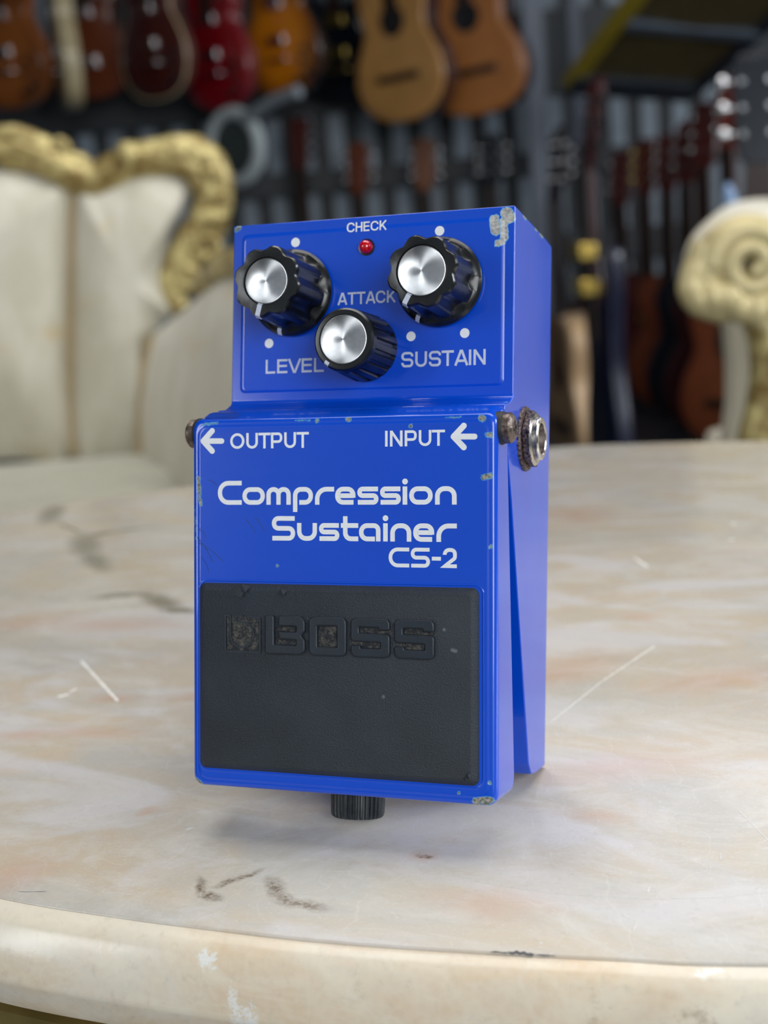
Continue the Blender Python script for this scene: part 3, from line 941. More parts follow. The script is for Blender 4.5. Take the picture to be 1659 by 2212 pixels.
# keep object coordinates of the marble equal to world x/y: place those meshes through an offset-free child
bm = bmesh.new()
loft(bm, [oloop(-.0004, -.022), oloop(-.0004, -.0006), oloop(-.0010, 0)])
top = mesh_obj('tabletop', bm, M_marble, table, angle=50)
top.location = (-.01, -.16, 0)
bm = bmesh.new()
prof_e = [(-.0004, -.0007), (.0001, -.0003), (.0012, -.0004), (.0036, -.0016), (.0048, -.0028), (.0066, -.0060), (.0080, -.0098), (.0088, -.0128), (.0089, -.0138), (.0086, -.0146), (.0078, -.0180), (.0062, -.0212), (.0035, -.0224), (-.0004, -.0224)]
loft(bm, [oloop(o, z) for o, z in prof_e + [prof_e[0]]], False, False)
edge_bm = bm
# chalky hairline scratches, knocks and dark flecks in the polish, a hair above it
def strokes(name, segs, mat, jit=.25):
    bm = bmesh.new()
    for ax, ay, bx, by, r in segs:
        n = max(2, int(math.hypot(bx - ax, by - ay) / .8) + 2)
        dx, dy = bx - ax, by - ay
        Ln = math.hypot(dx, dy) or 1
        px, py = -dy / Ln, dx / Ln
        L_, R2 = [], []
        for k in range(n):
            f = k / (n - 1)
            w = r * (.55 + .6 * rnd.random()) * (1 if 0 < k < n - 1 else .35)
            j = (rnd.random() - .5) * r * jit * 2
            x = ax + dx * f + px * j - (dx / Ln * r * .3 if k == 0 else 0); y = ay + dy * f + py * j
            L_.append((x + px * w, y + py * w)); R2.append((x - px * w, y - py * w))
        z0, z1 = TABLE_Z - .0002, TABLE_Z + .00003
        for a, b, c, d in zip(L_[:-1], L_[1:], R2[1:], R2[:-1]):
            lo = [bm.verts.new((p[0] * .001, p[1] * .001, z1)) for p in (a, b, c, d)]
            bm.faces.new(lo)
    o = mesh_obj(name, bm, mat, table)
    o.location = (-.01, -.16, 0)
    tag(o, kind='stuff')
strokes('surface_scratches', WHITE, simple('chalky_scratch', srgb(232, 230, 224), .5, vary=.04))
strokes('dark_flecks', BLACK, simple('dark_fleck', srgb(92, 92, 92), .5, vary=.2, vscale=900), .8)
edge = mesh_obj('marble_edge', edge_bm, M_marble_edge, table, angle=28)
edge.location = (-.01, -.16, 0)
M_brass = simple('dull_brass', srgb(150, 132, 78), .42, .75, vary=.3, vscale=60, bump=.2, bscale=200)
bm = bmesh.new()
loft(bm, [oloop(o, z) for o, z in ((.0035, -.0226), (.0058, -.0236), (.0062, -.031), (.0035, -.0345), (.001, -.040), (.002, -.07), (-.002, -.085), (-.012, -.088), (-.012, -.0226), (.0035, -.0226))], False, False)
ap = mesh_obj('apron', bm, M_brass, table, angle=40)
ap.location = (-.01, -.16, 0)
_g = NT('antique_gilding')
_o = _g.obj()
_n = _g.noise(_o, 34, 4, .6, 1.0)
_g.set(col=_g.mix(_g.ramp(_n, .38, .62), srgb(128, 104, 54), srgb(204, 188, 128)), rough=.4, metal=.35)
_g.bump(_g.noise(_o, 45, 3), .6, .004)
M_gold = _g.m
M_gold_pale = simple('pale_gilding', srgb(206, 190, 140), .42, .2, vary=.25, vscale=14, bump=.35, bscale=50)
bm = bmesh.new()
lathe(bm, [(.10, .575), (.07, .56), (.04, .53), (.035, .46), (.06, .40), (.075, .33), (.055, .25), (.04, .2), (.06, .16), (.075, .12), (.05, .08)], 32)
mesh_obj('pedestal', bm, M_gold, table, angle=60)
for k in range(4):
    a = PI / 4 + k * PI / 2
    d = Vector((math.cos(a), math.sin(a), 0))
    bm = bmesh.new()
    tube(bm, smooth_path([d * .04 + Vector((0, 0, .15)), d * .12 + Vector((0, 0, .16)), d * .2 + Vector((0, 0, .09)), d * .26 + Vector((0, 0, .028)), d * .3 + Vector((0, 0, .026))], 6), [.03] * 12 + [.026] * 20, 12)
    mesh_obj('leg', bm, M_gold, table, angle=60)

# ============================================================ THE ROOM
def bgp(a, d, z=0.0):                                # a right of the camera, d ahead of it, z above the floor
    return Vector((CAM.x, CAM.y, 0)) + RT * a + FW * d + Vector((0, 0, z))


M_floor = simple('dark_floor_boards', (.022, .026, .034), .32, vary=.4, vscale=3)
M_wall_black = simple('black_painted_steel', (.010, .014, .019), .5, vary=.3, vscale=6)
M_wall_grey = simple('grey_slat_paint', srgb(124, 136, 147), .5, vary=.25, vscale=9)
M_ceil = simple('ceiling_paint', (.10, .11, .12), .8, vary=.2, vscale=2)
D_WALL = 5.4


def bgbox(bm, a0, a1, d0, d1, z0, z1, mat=0):
    pts = [bgp(a, d, z) for z in (z0, z1) for a, d in ((a0, d0), (a1, d0), (a1, d1), (a0, d1))]
    v = [bm.verts.new(p) for p in pts]
    for f in ((0, 3, 2, 1), (4, 5, 6, 7), (0, 1, 5, 4), (1, 2, 6, 5), (2, 3, 7, 6), (3, 0, 4, 7)):
        bm.faces.new([v[i] for i in f]).material_index = mat


bm = bmesh.new(); bgbox(bm, -3.2, 3.6, -4.2, D_WALL + .1, -.05, 0)
tag(mesh_obj('floor', bm, M_floor), kind='structure')
bm = bmesh.new(); bgbox(bm, -3.2, 3.6, -1.4, D_WALL + .1, 2.9, 2.95)
tag(mesh_obj('ceiling', bm, M_ceil), kind='structure')
bm = bmesh.new(); bgbox(bm, -3.2, 3.6, D_WALL + .03, D_WALL + .1, 0, 2.9)
# grey upright slats fixed to the black wall
for k in range(-28, 32):
    a = .0565 + k * .1165
    bgbox(bm, a - .029, a + .029, D_WALL, D_WALL + .035, .0, 2.9, 1)
tag(mesh_obj('wall_back', bm, [M_wall_black, M_wall_grey], angle=30), kind='structure')
bm = bmesh.new(); bgbox(bm, -3.25, -3.2, -1.0, D_WALL + .1, 0, 2.9)
tag(mesh_obj('wall_left', bm, M_wall_black), kind='structure')
bm = bmesh.new(); bgbox(bm, 3.6, 3.65, -1.0, D_WALL + .1, 0, 2.9)
tag(mesh_obj('wall_right', bm, M_wall_black), kind='structure')
# black rails across the slats
for i, (z0, z1) in enumerate(((.0, .12), (.44, .56), (.775, .86), (1.06, 1.36), (1.74, 1.84))):
    bm = bmesh.new(); bgbox(bm, -3.18, 3.58, D_WALL - .03, D_WALL - .002, z0, z1)
    tag(mesh_obj('trim_%d' % (i + 1), bm, M_wall_black), kind='structure')
# grey upright post in front of the wall
pA = at(1155, 200, 4.9)
ra = (pA - CAM).dot(RT)
bm = bmesh.new(); bgbox(bm, ra - .03, ra + .035, 4.86, 4.93, 0, 2.9)
tag(mesh_obj('trim_6', bm, simple('grey_steel_post', srgb(84, 92, 106), .45, vary=.2, vscale=5)), kind='structure')
pA = at(1240, 60, 5.1)
ra = (pA - CAM).dot(RT)
bm = bmesh.new(); bgbox(bm, ra - .02, ra + .02, 5.08, 5.12, .86, 2.9)
tag(mesh_obj('trim_7', bm, simple('dim_steel_post', srgb(64, 72, 88), .45, vary=.2, vscale=5)), kind='structure')

# ============================================================ SETTEE
M_up = NT('ivory_brocade')
_o = M_up.obj()
_n = M_up.noise(M_up.vm('MULTIPLY', _o, (1, 1, .35)), 22, 4, .6, .8)
_f = M_up.noise(_o, 9, 3, .5, 1.5)
_c = M_up.mix(M_up.ramp(_n, .35, .65), srgb(190, 184, 164), srgb(208, 203, 188))
_c = M_up.mix(M_up.math('MULTIPLY', M_up.ramp(_f, .60, .70), .5), _c, srgb(196, 172, 124))
M_up.set(col=_c, rough=.6, spec=.4, sheen=.3)
M_up = M_up.m
M_piping = simple('ochre_seam', srgb(168, 148, 112), .7)

DB = 2.15
sp0 = at(-30, 985, DB)
SO = Vector((sp0.x, sp0.y, 0))
settee = thing('settee', 'ivory brocade settee with a carved gilded frame, behind the table on the left', 'sofa', SO, (0, 0, YAW))


def sl(px, py, d=DB, dy=0.0):                        # local point of the settee seen at that spot
    p = at(px, py, d) - SO
    return Vector((0.0 if px == -30 else p.dot(RT), p.dot(FW) + dy, p.z))


def mir(pts): return [Vector((-p.x, p.y, p.z)) for p in pts]


def puffed(name, outline, bulge, mat, parent, back=.05, rings=7):
    """padded panel: outline (local, ccw) domed towards -y"""
    O = smooth_path(outline, 5, True)
    c = sum(O, Vector()) / len(O)
    bm = bmesh.new()
    lps = [[p + Vector((0, back, 0)) for p in O]]
    for k in range(rings + 1):
        s = 1 - (k / rings) ** 1.0 * .94
        lps.append([Vector((c.x + (p.x - c.x) * s, p.y - bulge * (1 - s ** 3.0), c.z + (p.z - c.z) * s)) for p in O])
    loft(bm, lps)
    return mesh_obj(name, bm, mat, parent, angle=60)


# right-hand back panel and the half of the middle one
R_out = [sl(*q) for q in ((166, 402), (200, 402), (250, 386), (300, 372), (350, 373), (388, 388), (403, 412), (392, 450), (366, 500), (353, 550), (350, 600), (362, 645), (378, 678), (345, 700), (322, 760), (318, 860), (316, 965), (240, 985), (168, 985), (160, 800), (160, 600), (162, 480))]
puffed('back_panel', R_out, .045, M_up, settee)
puffed('back_panel', mir(R_out), .045, M_up, settee)
xl = sl(150, 400).x
C_r = [sl(*q) for q in ((148, 402), (110, 394), (60, 380), (20, 370), (-30, 362))]
C_out = C_r + mir(C_r[:-1])[::-1] + mir([sl(*q) for q in ((148, 985), (144, 800), (146, 600), (148, 480))][::1])[::-1] + [sl(*q) for q in ((20, 990), (148, 985), (144, 800), (146, 600), (148, 480))]
puffed('back_panel', C_out, .055, M_up, settee)
for s in (1, -1):
    bm = bmesh.new()
    tube(bm, [Vector((s * p.x, p.y, p.z)) for p in (sl(156, 404), sl(153, 600), sl(152, 800), sl(158, 985))], .006, 8)
    mesh_obj('seam', bm, M_piping, settee)


def carved(bm, pts, r, wob=.25, n=9, flat=.8, freq=1.0):
    P = smooth_path(pts, n)
    rad = [r * (1 + .12 * wob * math.sin(i * freq * .7)) * (.75 + .25 * math.sin(PI * min(1, max(0, i / (len(P) - 1))))) for i in range(len(P))]
    tube(bm, P, rad, 12, flat)


def spiral(bm, c, r0, turns, r, s=1, a0=0.0, ax=Vector((1, 0, 0)), az=Vector((0, 0, 1))):
    pts = []
    N = int(18 * turns)
    for i in range(N + 1):
        f = i / N
        rr = r0 * (1 - .82 * f)
        a = a0 + s * 2 * PI * turns * f
        pts.append(c + ax * (rr * math.cos(a)) + az * (rr * math.sin(a)) + Vector((0, -.01 * f, 0)))
    tube(bm, pts, [r * (1 - .5 * i / N) for i in range(N + 1)], 10)


bm = bmesh.new()
px_ = .71e-3                                          # metres per photo pixel at the back's distance
for s in (1, -1):
    q = lambda *L_: [Vector((s * p.x, p.y, p.z)) for p in (sl(*z) for z in L_)]
    carved(bm, q((-30, 322), (30, 326), (80, 340), (125, 360), (165, 382), (205, 390), (245, 368), (290, 350), (340, 345), (390, 350), (425, 372), (440, 410)), .026, .12, 8)
    carved(bm, q((-30, 292), (20, 294), (60, 304), (100, 322), (120, 335), (128, 322)), .018, .25, 8, freq=1.3)
    carved(bm, q((0, 352), (50, 358), (100, 372), (150, 392), (200, 398)), .010, .2, 8)
    carved(bm, q((135, 345), (165, 350), (190, 366), (215, 378)), .016, .3, 8)
    carved(bm, q((238, 368), (262, 346), (300, 335), (345, 328), (392, 322), (430, 328), (458, 352), (474, 392), (476, 430), (470, 475), (458, 512)), .022, .18, 8)
    carved(bm, q((400, 332), (432, 350), (450, 385), (452, 430), (440, 470), (420, 505), (398, 540), (378, 580), (366, 615), (376, 650), (392, 668)), .022, .25, 8, freq=.9)
    carved(bm, q((440, 345), (466, 372), (480, 410), (482, 450), (470, 490)), .014, .2, 8)
    spiral(bm, q((448, 528))[0], .026, 1.4, .013, s, PI / 2)
    spiral(bm, q((405, 592))[0], .026, 1.3, .013, s, PI / 2)
    carved(bm, q((420, 560), (400, 600), (385, 635), (398, 665)), .014, .3, 8)
    spiral(bm, q((128, 318))[0], .018, 1.2, .009, s, PI)
    ball(bm, q((280, 335))[0] + Vector((0, -.012, 0)), .021, 8)
    ball(bm, q((262, 352))[0], .014, 8); ball(bm, q((305, 338))[0], .014, 8)
    for k, z in enumerate(((358, 334), (392, 330), (430, 340), (458, 372), (470, 420), (462, 470))):
        ball(bm, q(z)[0] + Vector((0, -.014, 0)), .010 + .003 * (k % 2), 7, sc=(1.5, .6, .8))
spiral(bm, sl(-30, 300), .03, 1.5, .013)
mesh_obj('carved_crest', bm, M_gold, settee, angle=70)
# seat
zs = .42
bm = bmesh.new()
wR = sl(318, 985).x
def rr_loop(x0, x1, y0, y1, r, z, n=5):
    out = []
    for cx_, cy_, a0 in ((x1 - r, y1 - r, 0), (x0 + r, y1 - r, 90), (x0 + r, y0 + r, 180), (x1 - r, y0 + r, 270)):
        for k in range(n + 1):
            a = R_(a0 + 90 * k / n); out.append(Vector((cx_ + r * math.cos(a), cy_ + r * math.sin(a), z)))
    return out
loft(bm, [rr_loop(-wR - .1, wR + .1, -.62, .02, .05, zs - .10), rr_loop(-wR - .115, wR + .115, -.635, .03, .05, zs - .05), rr_loop(-wR - .1, wR + .1, -.62, .02, .05, zs - .01), rr_loop(-wR - .05, wR + .05, -.56, -.03, .06, zs + .006), rr_loop(-wR * .5, wR * .5, -.4, -.2, .06, zs + .018)])
M_seat = simple('seat_brocade', srgb(178, 176, 158), .65, vary=.16, vscale=14, sheen=.3)
mesh_obj('seat', bm, M_seat, settee, angle=60)
bm = bmesh.new()
loft(bm, [rr_loop(-wR - .12, wR + .12, -.65, .05, .05, zs - .19), rr_loop(-wR - .125, wR + .125, -.655, .055, .05, zs - .15), rr_loop(-wR - .11, wR + .11, -.64, .04, .05, zs - .1)])
mesh_obj('seat_rail', bm, M_gold, settee, angle=50)
for x in (-wR - .09, wR + .09):
    for y in (-.61, .01):
        bm = bmesh.new()
        tube(bm, smooth_path([(x, y, zs - .12), (x * 1.03, y - .015, .2), (x, y, .1), (x * 1.02, y - .02, .02), (x * 1.02, y - .03, .0)], 6), [.035, .034, .033, .03, .028, .026, .024, .022, .02, .019, .018, .018, .018, .019, .02, .021, .022, .024, .024, .022, .02, .02, .02, .02, .02], 12)
        mesh_obj('leg', bm, M_gold, settee, angle=60)
# arms: padded wall sweeping forward, gilded hand rest on it
for s in (1, -1):
    pth = [(sl(322, 980), sl(352, 705)), (sl(352, 1000, 2.05), sl(400, 668, 2.03)), (sl(385, 1022, 1.96), sl(452, 622, 1.93)), (sl(425, 1046, 1.86), sl(505, 588, 1.8)), (sl(480, 1090, 1.73), sl(600, 600, 1.66)), (sl(540, 1130, 1.63), sl(680, 650, 1.58))]
    bot = smooth_path([a for a, b in pth], 5); topp = smooth_path([b for a, b in pth], 5)
    bm = bmesh.new(); lps = []
    for k, (a, b) in enumerate(zip(bot, topp)):
        a = Vector((s * a.x, a.y, a.z - .04)); b = Vector((s * b.x, b.y, b.z))
        side = Vector((s * .03, 0, 0))
        u = (b - a)
        lp = []
        for f, o in ((0, -.6), (.25, -.95), (.5, -1.15), (.75, -1.0), (.93, -.7), (1.0, 0), (.93, .9), (.5, 1.3), (0, 1.1)):
            lp.append(a + u * f + side * o)
        lps.append(lp)
    loft(bm, lps)
    mesh_obj('arm_pad', bm, M_up, settee, angle=60)
    bm = bmesh.new()
    e = [Vector((s * p.x, p.y, p.z + .01)) for p in topp]
    carved(bm, e[8:], .02, .15, 2)
    spiral(bm, e[-1] + Vector((0, -.02, -.02)), .035, 1.3, .018, s, PI / 2)
    carved(bm, [e[-1] + Vector((0, -.01, -.03)), e[-1] + Vector((s * .02, .04, -.14)), e[-1] + Vector((-s * .005, .0, -.30))], .022, .15, 6)
    mesh_obj('gilded_arm', bm, M_gold, settee, angle=70)
    # ochre seam where the arm meets the back
    bm = bmesh.new()
    tube(bm, [Vector((s * p.x, p.y - .035, p.z)) for p in (sl(334, 720), sl(318, 790), sl(312, 880), sl(306, 970))], .007, 8)
    mesh_obj('seam', bm, M_piping, settee)

# ============================================================ ARMCHAIR (right)
DA = 1.32
ac = at(1640, 700, DA)
AO = Vector((ac.x, ac.y, 0))
chair = thing('armchair', 'gilded armchair with a cream padded arm ending in a carved scroll, at the right', 'armchair', AO, (0, 0, YAW))


def al(px, py, d=DA):
    p = at(px, py, d) - AO
    return Vector((p.dot(RT), p.dot(FW), p.z))


M_up2 = simple('cream_velvet', srgb(214, 206, 184), .6, vary=.06, vscale=12, sheen=.3)
P_ = [al(*q) for q in ((1478, 575), (1484, 530), (1510, 492), (1545, 468), (1590, 456), (1640, 452), (1700, 456), (1760, 480), (1790, 530), (1780, 590), (1700, 612), (1600, 600), (1530, 600))]
bm = bmesh.new()
O = smooth_path(P_, 5, True); c = sum(O, Vector()) / len(O)
loft(bm, [[Vector((c.x + (p.x - c.x) * s + y * .30, y, c.z + (p.z - c.z) * s)) for p in O] for s, y in ((.3, -.035), (.72, -.03), (.93, -.016), (1.0, .01), (1.0, .16), (.98, .30), (.8, .36))])
mesh_obj('arm_pad', bm, M_up2, chair, angle=60)
bm = bmesh.new()
fx = Vector((0, -.04, 0))
A2 = lambda *L_: [al(*q) + fx for q in L_]
carved(bm, A2((1486, 560), (1476, 600), (1482, 630), (1510, 648), (1545, 652), (1580, 640), (1600, 615)), .016, .2, 8)
carved(bm, A2((1500, 520), (1490, 560), (1500, 600), (1530, 622), (1560, 610)), .014, .2, 8)
carved(bm, A2((1530, 500), (1515, 540), (1522, 585), (1545, 600)), .013, .15, 8)
spiral(bm, A2((1592, 562))[0], .034, 1.8, .015, -1, PI)
carved(bm, A2((1560, 540), (1585, 515), (1625, 520), (1655, 560), (1700, 590), (1760, 590)), .014, .15, 8)
carved(bm, A2((1565, 620), (1610, 640), (1660, 625), (1720, 640), (1770, 620)), .017, .2, 8)
for z, r in (((1518, 632), .012), ((1546, 634), .013), ((1574, 655), .013), ((1610, 660), .015), ((1640, 655), .016), ((1628, 690), .012)):
    ball(bm, A2(z)[0] + Vector((0, -.008, 0)), r, 7, sc=(1.1, .8, 1.2))
mesh_obj('carved_scroll', bm, M_gold_pale, chair, angle=70)
bm = bmesh.new()
carved(bm, A2((1600, 640), (1632, 700), (1646, 780), (1640, 860), (1622, 930), (1615, 1000), (1640, 1080), (1655, 1180)), .024, .06, 8, freq=.5)
carved(bm, A2((1640, 650), (1662, 720), (1668, 820), (1655, 900), (1640, 990)), .018, .1, 8)
mesh_obj('arm_post', bm, M_gold, chair, angle=70)
bm = bmesh.new()
Q = [al(*q) + Vector((0, .03, 0)) for q in ((1562, 645), (1575, 720), (1582, 800), (1582, 880), (1572, 960), (1570, 1080), (1900, 1080), (1900, 620))]
loft(bm, [[p + Vector((y * .30, y, 0)) for p in Q] for y in (0, .33)])
mesh_obj('side_panel', bm, M_up2, chair, bevel=(.008, 3))
bm = bmesh.new()
x0 = al(1570, 1080).x + .07
loft(bm, [rr_loop(x0, x0 + .60, -.08, .46, .05, .34), rr_loop(x0 - .005, x0 + .605, -.085, .465, .05, .40), rr_loop(x0 + .01, x0 + .59, -.07, .45, .05, .46)])
mesh_obj('seat', bm, M_up2, chair, angle=60)
bm = bmesh.new()
box(bm, x0 + .56, x0 + .64, -.05, .44, .44, .98)
mesh_obj('backrest', bm, M_up2, chair, bevel=(.02, 4))
for dx in (.04, .56):
    for y in (-.04, .42):
        bm = bmesh.new()
        tube(bm, smooth_path([(x0 + dx, y, .36), (x0 + dx, y - .01, .25), (x0 + dx, y, .12), (x0 + dx, y - .02, .0)], 5), [.03, .03, .028, .027, .025, .023, .021, .02, .019, .018, .018, .018, .018, .02, .022, .022], 12)
        mesh_obj('leg', bm, M_gold, chair, angle=60)

# ============================================================ GUITARS
def wood(name, r, g, b, rough=.25, **k): return simple(name, srgb(r, g, b), rough, vary=.14, vscale=12, coat=.6, coatr=.1, **k)


def burst(name, cin, cout, r0, r1, cz):
    t = NT(name); o = t.obj()
    d = t.vm('LENGTH', t.vm('MULTIPLY', t.vm('SUBTRACT', o, (0, 0, cz)), (1.15, 0, .9)))
    t.set(col=t.mix(t.ramp(d, r0, r1), cin, cout), rough=.2, coat=.6, coatr=.08)
    return t.m


OUTL = {
    'acoustic': ([(0, 0), (.30, .008), (.55, .035), (.80, .10), (.96, .20), (1.0, .30), (.93, .42), (.78, .53), (.70, .60), (.70, .67), (.76, .77), (.78, .85), (.70, .935), (.50, .985), (.25, 1.0)], None),
    'cutaway': ([(0, 0), (.30, .008), (.55, .035), (.80, .10), (.96, .20), (1.0, .30), (.93, .42), (.78, .53), (.70, .60), (.70, .67), (.76, .77), (.78, .85), (.70, .935), (.50, .985), (.25, 1.0)],
                [(0, 0), (.30, .008), (.55, .035), (.80, .10), (.96, .20), (1.0, .30), (.93, .42), (.78, .53), (.70, .60), (.70, .67), (.73, .77), (.74, .86), (.66, .92), (.52, .90), (.36, .82), (.24, .78), (.15, .82)]),
    'single': ([(0, 0), (.35, .01), (.65, .05), (.88, .13), (1.0, .26), (.98, .38), (.82, .52), (.68, .61), (.66, .68), (.72, .78), (.76, .86), (.68, .95), (.48, 1.0), (.2, .99)],
               [(0, 0), (.35, .01), (.65, .05), (.88, .13), (1.0, .26), (.98, .38), (.82, .52), (.68, .61), (.66, .68), (.74, .78), (.72, .88), (.60, .93), (.50, .88), (.36, .80), (.2, .78), (.12, .82)]),
    'double': ([(0, 0), (.35, .01), (.65, .05), (.88, .13), (1.0, .26), (.96, .38), (.80, .50), (.70, .60), (.74, .72), (.84, .84), (.82, .97), (.66, .98), (.44, .84), (.22, .78), (.14, .82)], None),
}
TUNER_GOLD = simple('gold_hardware', srgb(244, 210, 112), .3, 1.0, vary=.1)
TUNER_CHR = simple('chrome_hardware', (.6, .6, .62), .2, 1.0, vary=.05)
TUNER_BRI = simple('bright_chrome', (.95, .93, .97), .3, 1.0, vary=.05)
M_fret = simple('rosewood_board', srgb(40, 26, 22), .4)
M_ebony = simple('ebony_black', (.012, .012, .014), .25)
M_bind = simple('cream_binding', srgb(216, 200, 160), .4)


def guitar(name, label, tail, yaw=0.0, tilt=0.0, kind='single', wid=.33, length=.45, thick=.05, topm=None, sidem=None, neckm=None, headm=None, hw=TUNER_CHR, total=1.0, acoustic=False, bind=None, group=None, pick=.006, pz=(.36, .62), knobs=True, pegs=None):
    g = thing(name, label, 'guitar', tail, (0, tilt, YAW + yaw), group)
    Lf, Rt2 = OUTL[kind]
    Rt2 = Rt2 or Lf
    pl = [Vector((-x * wid / 2, 0, z * length)) for x, z in Lf]
    pr = [Vector((x * wid / 2, 0, z * length)) for x, z in Rt2]
    O = smooth_path(pl[::-1] + pr[1:], 4)
    c = Vector((0, 0, length * .45))
    def sc(s, y): return [Vector((p.x * s, y, c.z + (p.z - c.z) * s)) for p in O]
    h = thick / 2
    bm = bmesh.new()
    loft(bm, [sc(.96, h), sc(.99, h - .003), sc(1, h - .008), sc(1, -h + .008)], True, False, mat=1)
    loft(bm, [sc(1, -h + .008), sc(.99, -h + .003), sc(.965, -h), sc(.8, -h - (.0 if acoustic else .004)), sc(.4, -h - (.0 if acoustic else .008))], False, True, mat=0)
    mesh_obj('body', bm, [topm, sidem], g, angle=50)
    if bind:
        bm = bmesh.new()
        P = sc(1.004, -h + .006); tube(bm, P, .003, 6)
        mesh_obj('binding', bm, bind, g)
    f = -h - (.001 if acoustic else .012)
    if acoustic:
        bm = bmesh.new(); lathe(bm, [(.050, 0), (.050, .002)], 36, (0, f - .001, length * .66), (1, 0, 0), (0, 0, 1), (0, -1, 0))
        mesh_obj('soundhole', bm, M_ebony, g)
        bm = bmesh.new(); box(bm, -.085, .085, f - .009, f + .002, length * .27, length * .27 + .024)
        mesh_obj('bridge', bm, M_fret, g, bevel=(.003, 2))
    else:
        for z in pz:
            bm = bmesh.new(); box(bm, -.036, .036, f - pick, f + .008, length * z, length * z + .034)
            mesh_obj('pickup', bm, hw, g, bevel=(.003, 2))
        bm = bmesh.new(); box(bm, -.04, .04, f - .010, f + .006, length * .25, length * .25 + .012)
        mesh_obj('bridge', bm, hw, g, bevel=(.002, 2))
        for x, z in ((.28, .24), (.36, .14), (.24, .10), (.32, .32)) if knobs else ():
            bm = bmesh.new(); lathe(bm, [(.012, 0), (.011, .012), (.009, .014)], 18, (wid * x, f + .01, length * z), (1, 0, 0), (0, 0, 1), (0, -1, 0))
            mesh_obj('tone_knob', bm, hw if hw is TUNER_GOLD else M_ebony, g)
    z0 = length * (.95 if acoustic else .78)
    z1 = total - .19
    bm = bmesh.new()
    loft(bm, [[Vector((x * w, f + y, z)) for x, y in ((-1, .002), (1, .002), (.8, .018), (-.8, .018))] for w, z in ((.028, z0), (.0215, z1))])
    nk = mesh_obj('neck', bm, neckm, g, bevel=(.002, 2))
    bm = bmesh.new()
    zf = length * (.74 if acoustic else .68)
    loft(bm, [[Vector((x * w, f + y, z)) for x, y in ((-1, .003), (1, .003), (1, -.004), (-1, -.004))] for w, z in ((.029, zf), (.0215, z1))])
    mesh_obj('fretboard', bm, M_fret, nk)
    bm = bmesh.new()
    hp = [(-.022, 0), (.022, 0), (.034, .035), (.038, .16), (.02, .18), (0, .172), (-.02, .18), (-.038, .16), (-.034, .035)]
    loft(bm, [[Vector((x, f + y + z * .18, z1 + z)) for x, z in hp] for y in (-.002, .013)])
    hd = mesh_obj('headstock', bm, headm or neckm, g, bevel=(.002, 2))
    for k in range(3):
        for s in (-1, 1):
            z = .05 + .042 * k
            bm = bmesh.new()
            ball(bm, (s * .052, f + .006 + z * .18, z1 + z), .011, 7, sc=(1.1, .55, 1))
            tube(bm, [(s * .03, f + .008 + z * .18, z1 + z), (s * .05, f + .006 + z * .18, z1 + z)], .003, 8)
            lathe(bm, [(.005, 0), (.005, .012)], 12, (s * .022, f + .002 + z * .18, z1 + z), (1, 0, 0), (0, 0, 1), (0, -1, 0))
            mesh_obj('tuning_peg', bm, pegs or hw, hd)
    return g


m_or = wood('orange_brown_wood', 150, 84, 34); m_br = wood('brown_wood', 104, 52, 30); m_mah = wood('dark_mahogany', 74, 30, 26)
m_red = wood('cherry_red', 128, 6, 22); m_redside = wood('faded_red_side', 118, 44, 52); m_blk = wood('gloss_black', 16, 20, 28, .18)
m_spr = wood('spruce', 182, 134, 76, .4); m_ced = wood('cedar', 164, 104, 52, .4); m_ros = wood('rosewood_side', 66, 34, 30); m_crm = wood('aged_cream', 168, 154, 120, .35)
m_bur = wood('burgundy_wood', 52, 20, 22); m_neck = wood('neck_maple', 120, 74, 48, .35); m_tan = wood('pale_maple_side', 206, 172, 132, .45); m_navy = wood('navy_lacquer', 4, 8, 40, .35)
m_amb = burst('amber_burst', srgb(196, 116, 16), srgb(58, 30, 14), .10, .19, .17)
m_orb = burst('brown_burst', srgb(168, 96, 40), srgb(60, 26, 12), .12, .24, .18)
m_wal = wood('walnut_body', 112, 58, 34, .35)

TH = R_(-36)
GRP = None
def hang(px, py, d, **k):
    k.setdefault('yaw', TH)
    return guitar(tail=at(px, py, d), **k)


hang(38, 236, 4.95, name='electric_guitar', label='orange-brown sunburst guitar at the far left of the hanging row', kind='single', wid=.34, length=.46, topm=m_orb, sidem=m_or, neckm=m_mah, tilt=R_(1))
hang(212, 214, 5.15, name='electric_guitar', label='brown hanging guitar with bright chrome pickups, behind the cream one', kind='single', wid=.30, length=.42, topm=m_br, sidem=m_br, neckm=m_mah, yaw=R_(-20), hw=TUNER_BRI, pz=(.26, .64, .82), pick=.012, knobs=False)
hang(160, 238, 4.62, name='electric_guitar', label='cream guitar hanging nearly edge-on at the left', kind='single', wid=.30, length=.44, topm=m_crm, sidem=m_crm, neckm=m_neck, yaw=R_(-74), thick=.055, hw=M_ebony, knobs=False)
hang(352, 214, 4.95, name='electric_guitar', label='dark mahogany hanging guitar with pale binding', kind='single', wid=.33, length=.44, topm=m_mah, sidem=wood('brown_side', 96, 60, 54), neckm=m_mah, bind=M_bind, yaw=R_(-42))
hang(484, 237, 4.95, name='electric_guitar', label='cherry red hanging guitar', kind='single', wid=.32, length=.44, topm=m_red, sidem=m_redside, neckm=m_mah, yaw=R_(-42))
hang(622, 206, 4.95, name='electric_guitar', label='amber hanging guitar with a dark rim', kind='single', wid=.34, length=.44, topm=m_amb, sidem=m_blk, neckm=m_mah, yaw=R_(-36))
hang(748, 222, 5.2, name='electric_guitar', label='black hanging guitar with gold hardware', kind='double', wid=.31, length=.42, topm=m_blk, sidem=m_blk, neckm=m_blk, hw=TUNER_GOLD, yaw=R_(-28))
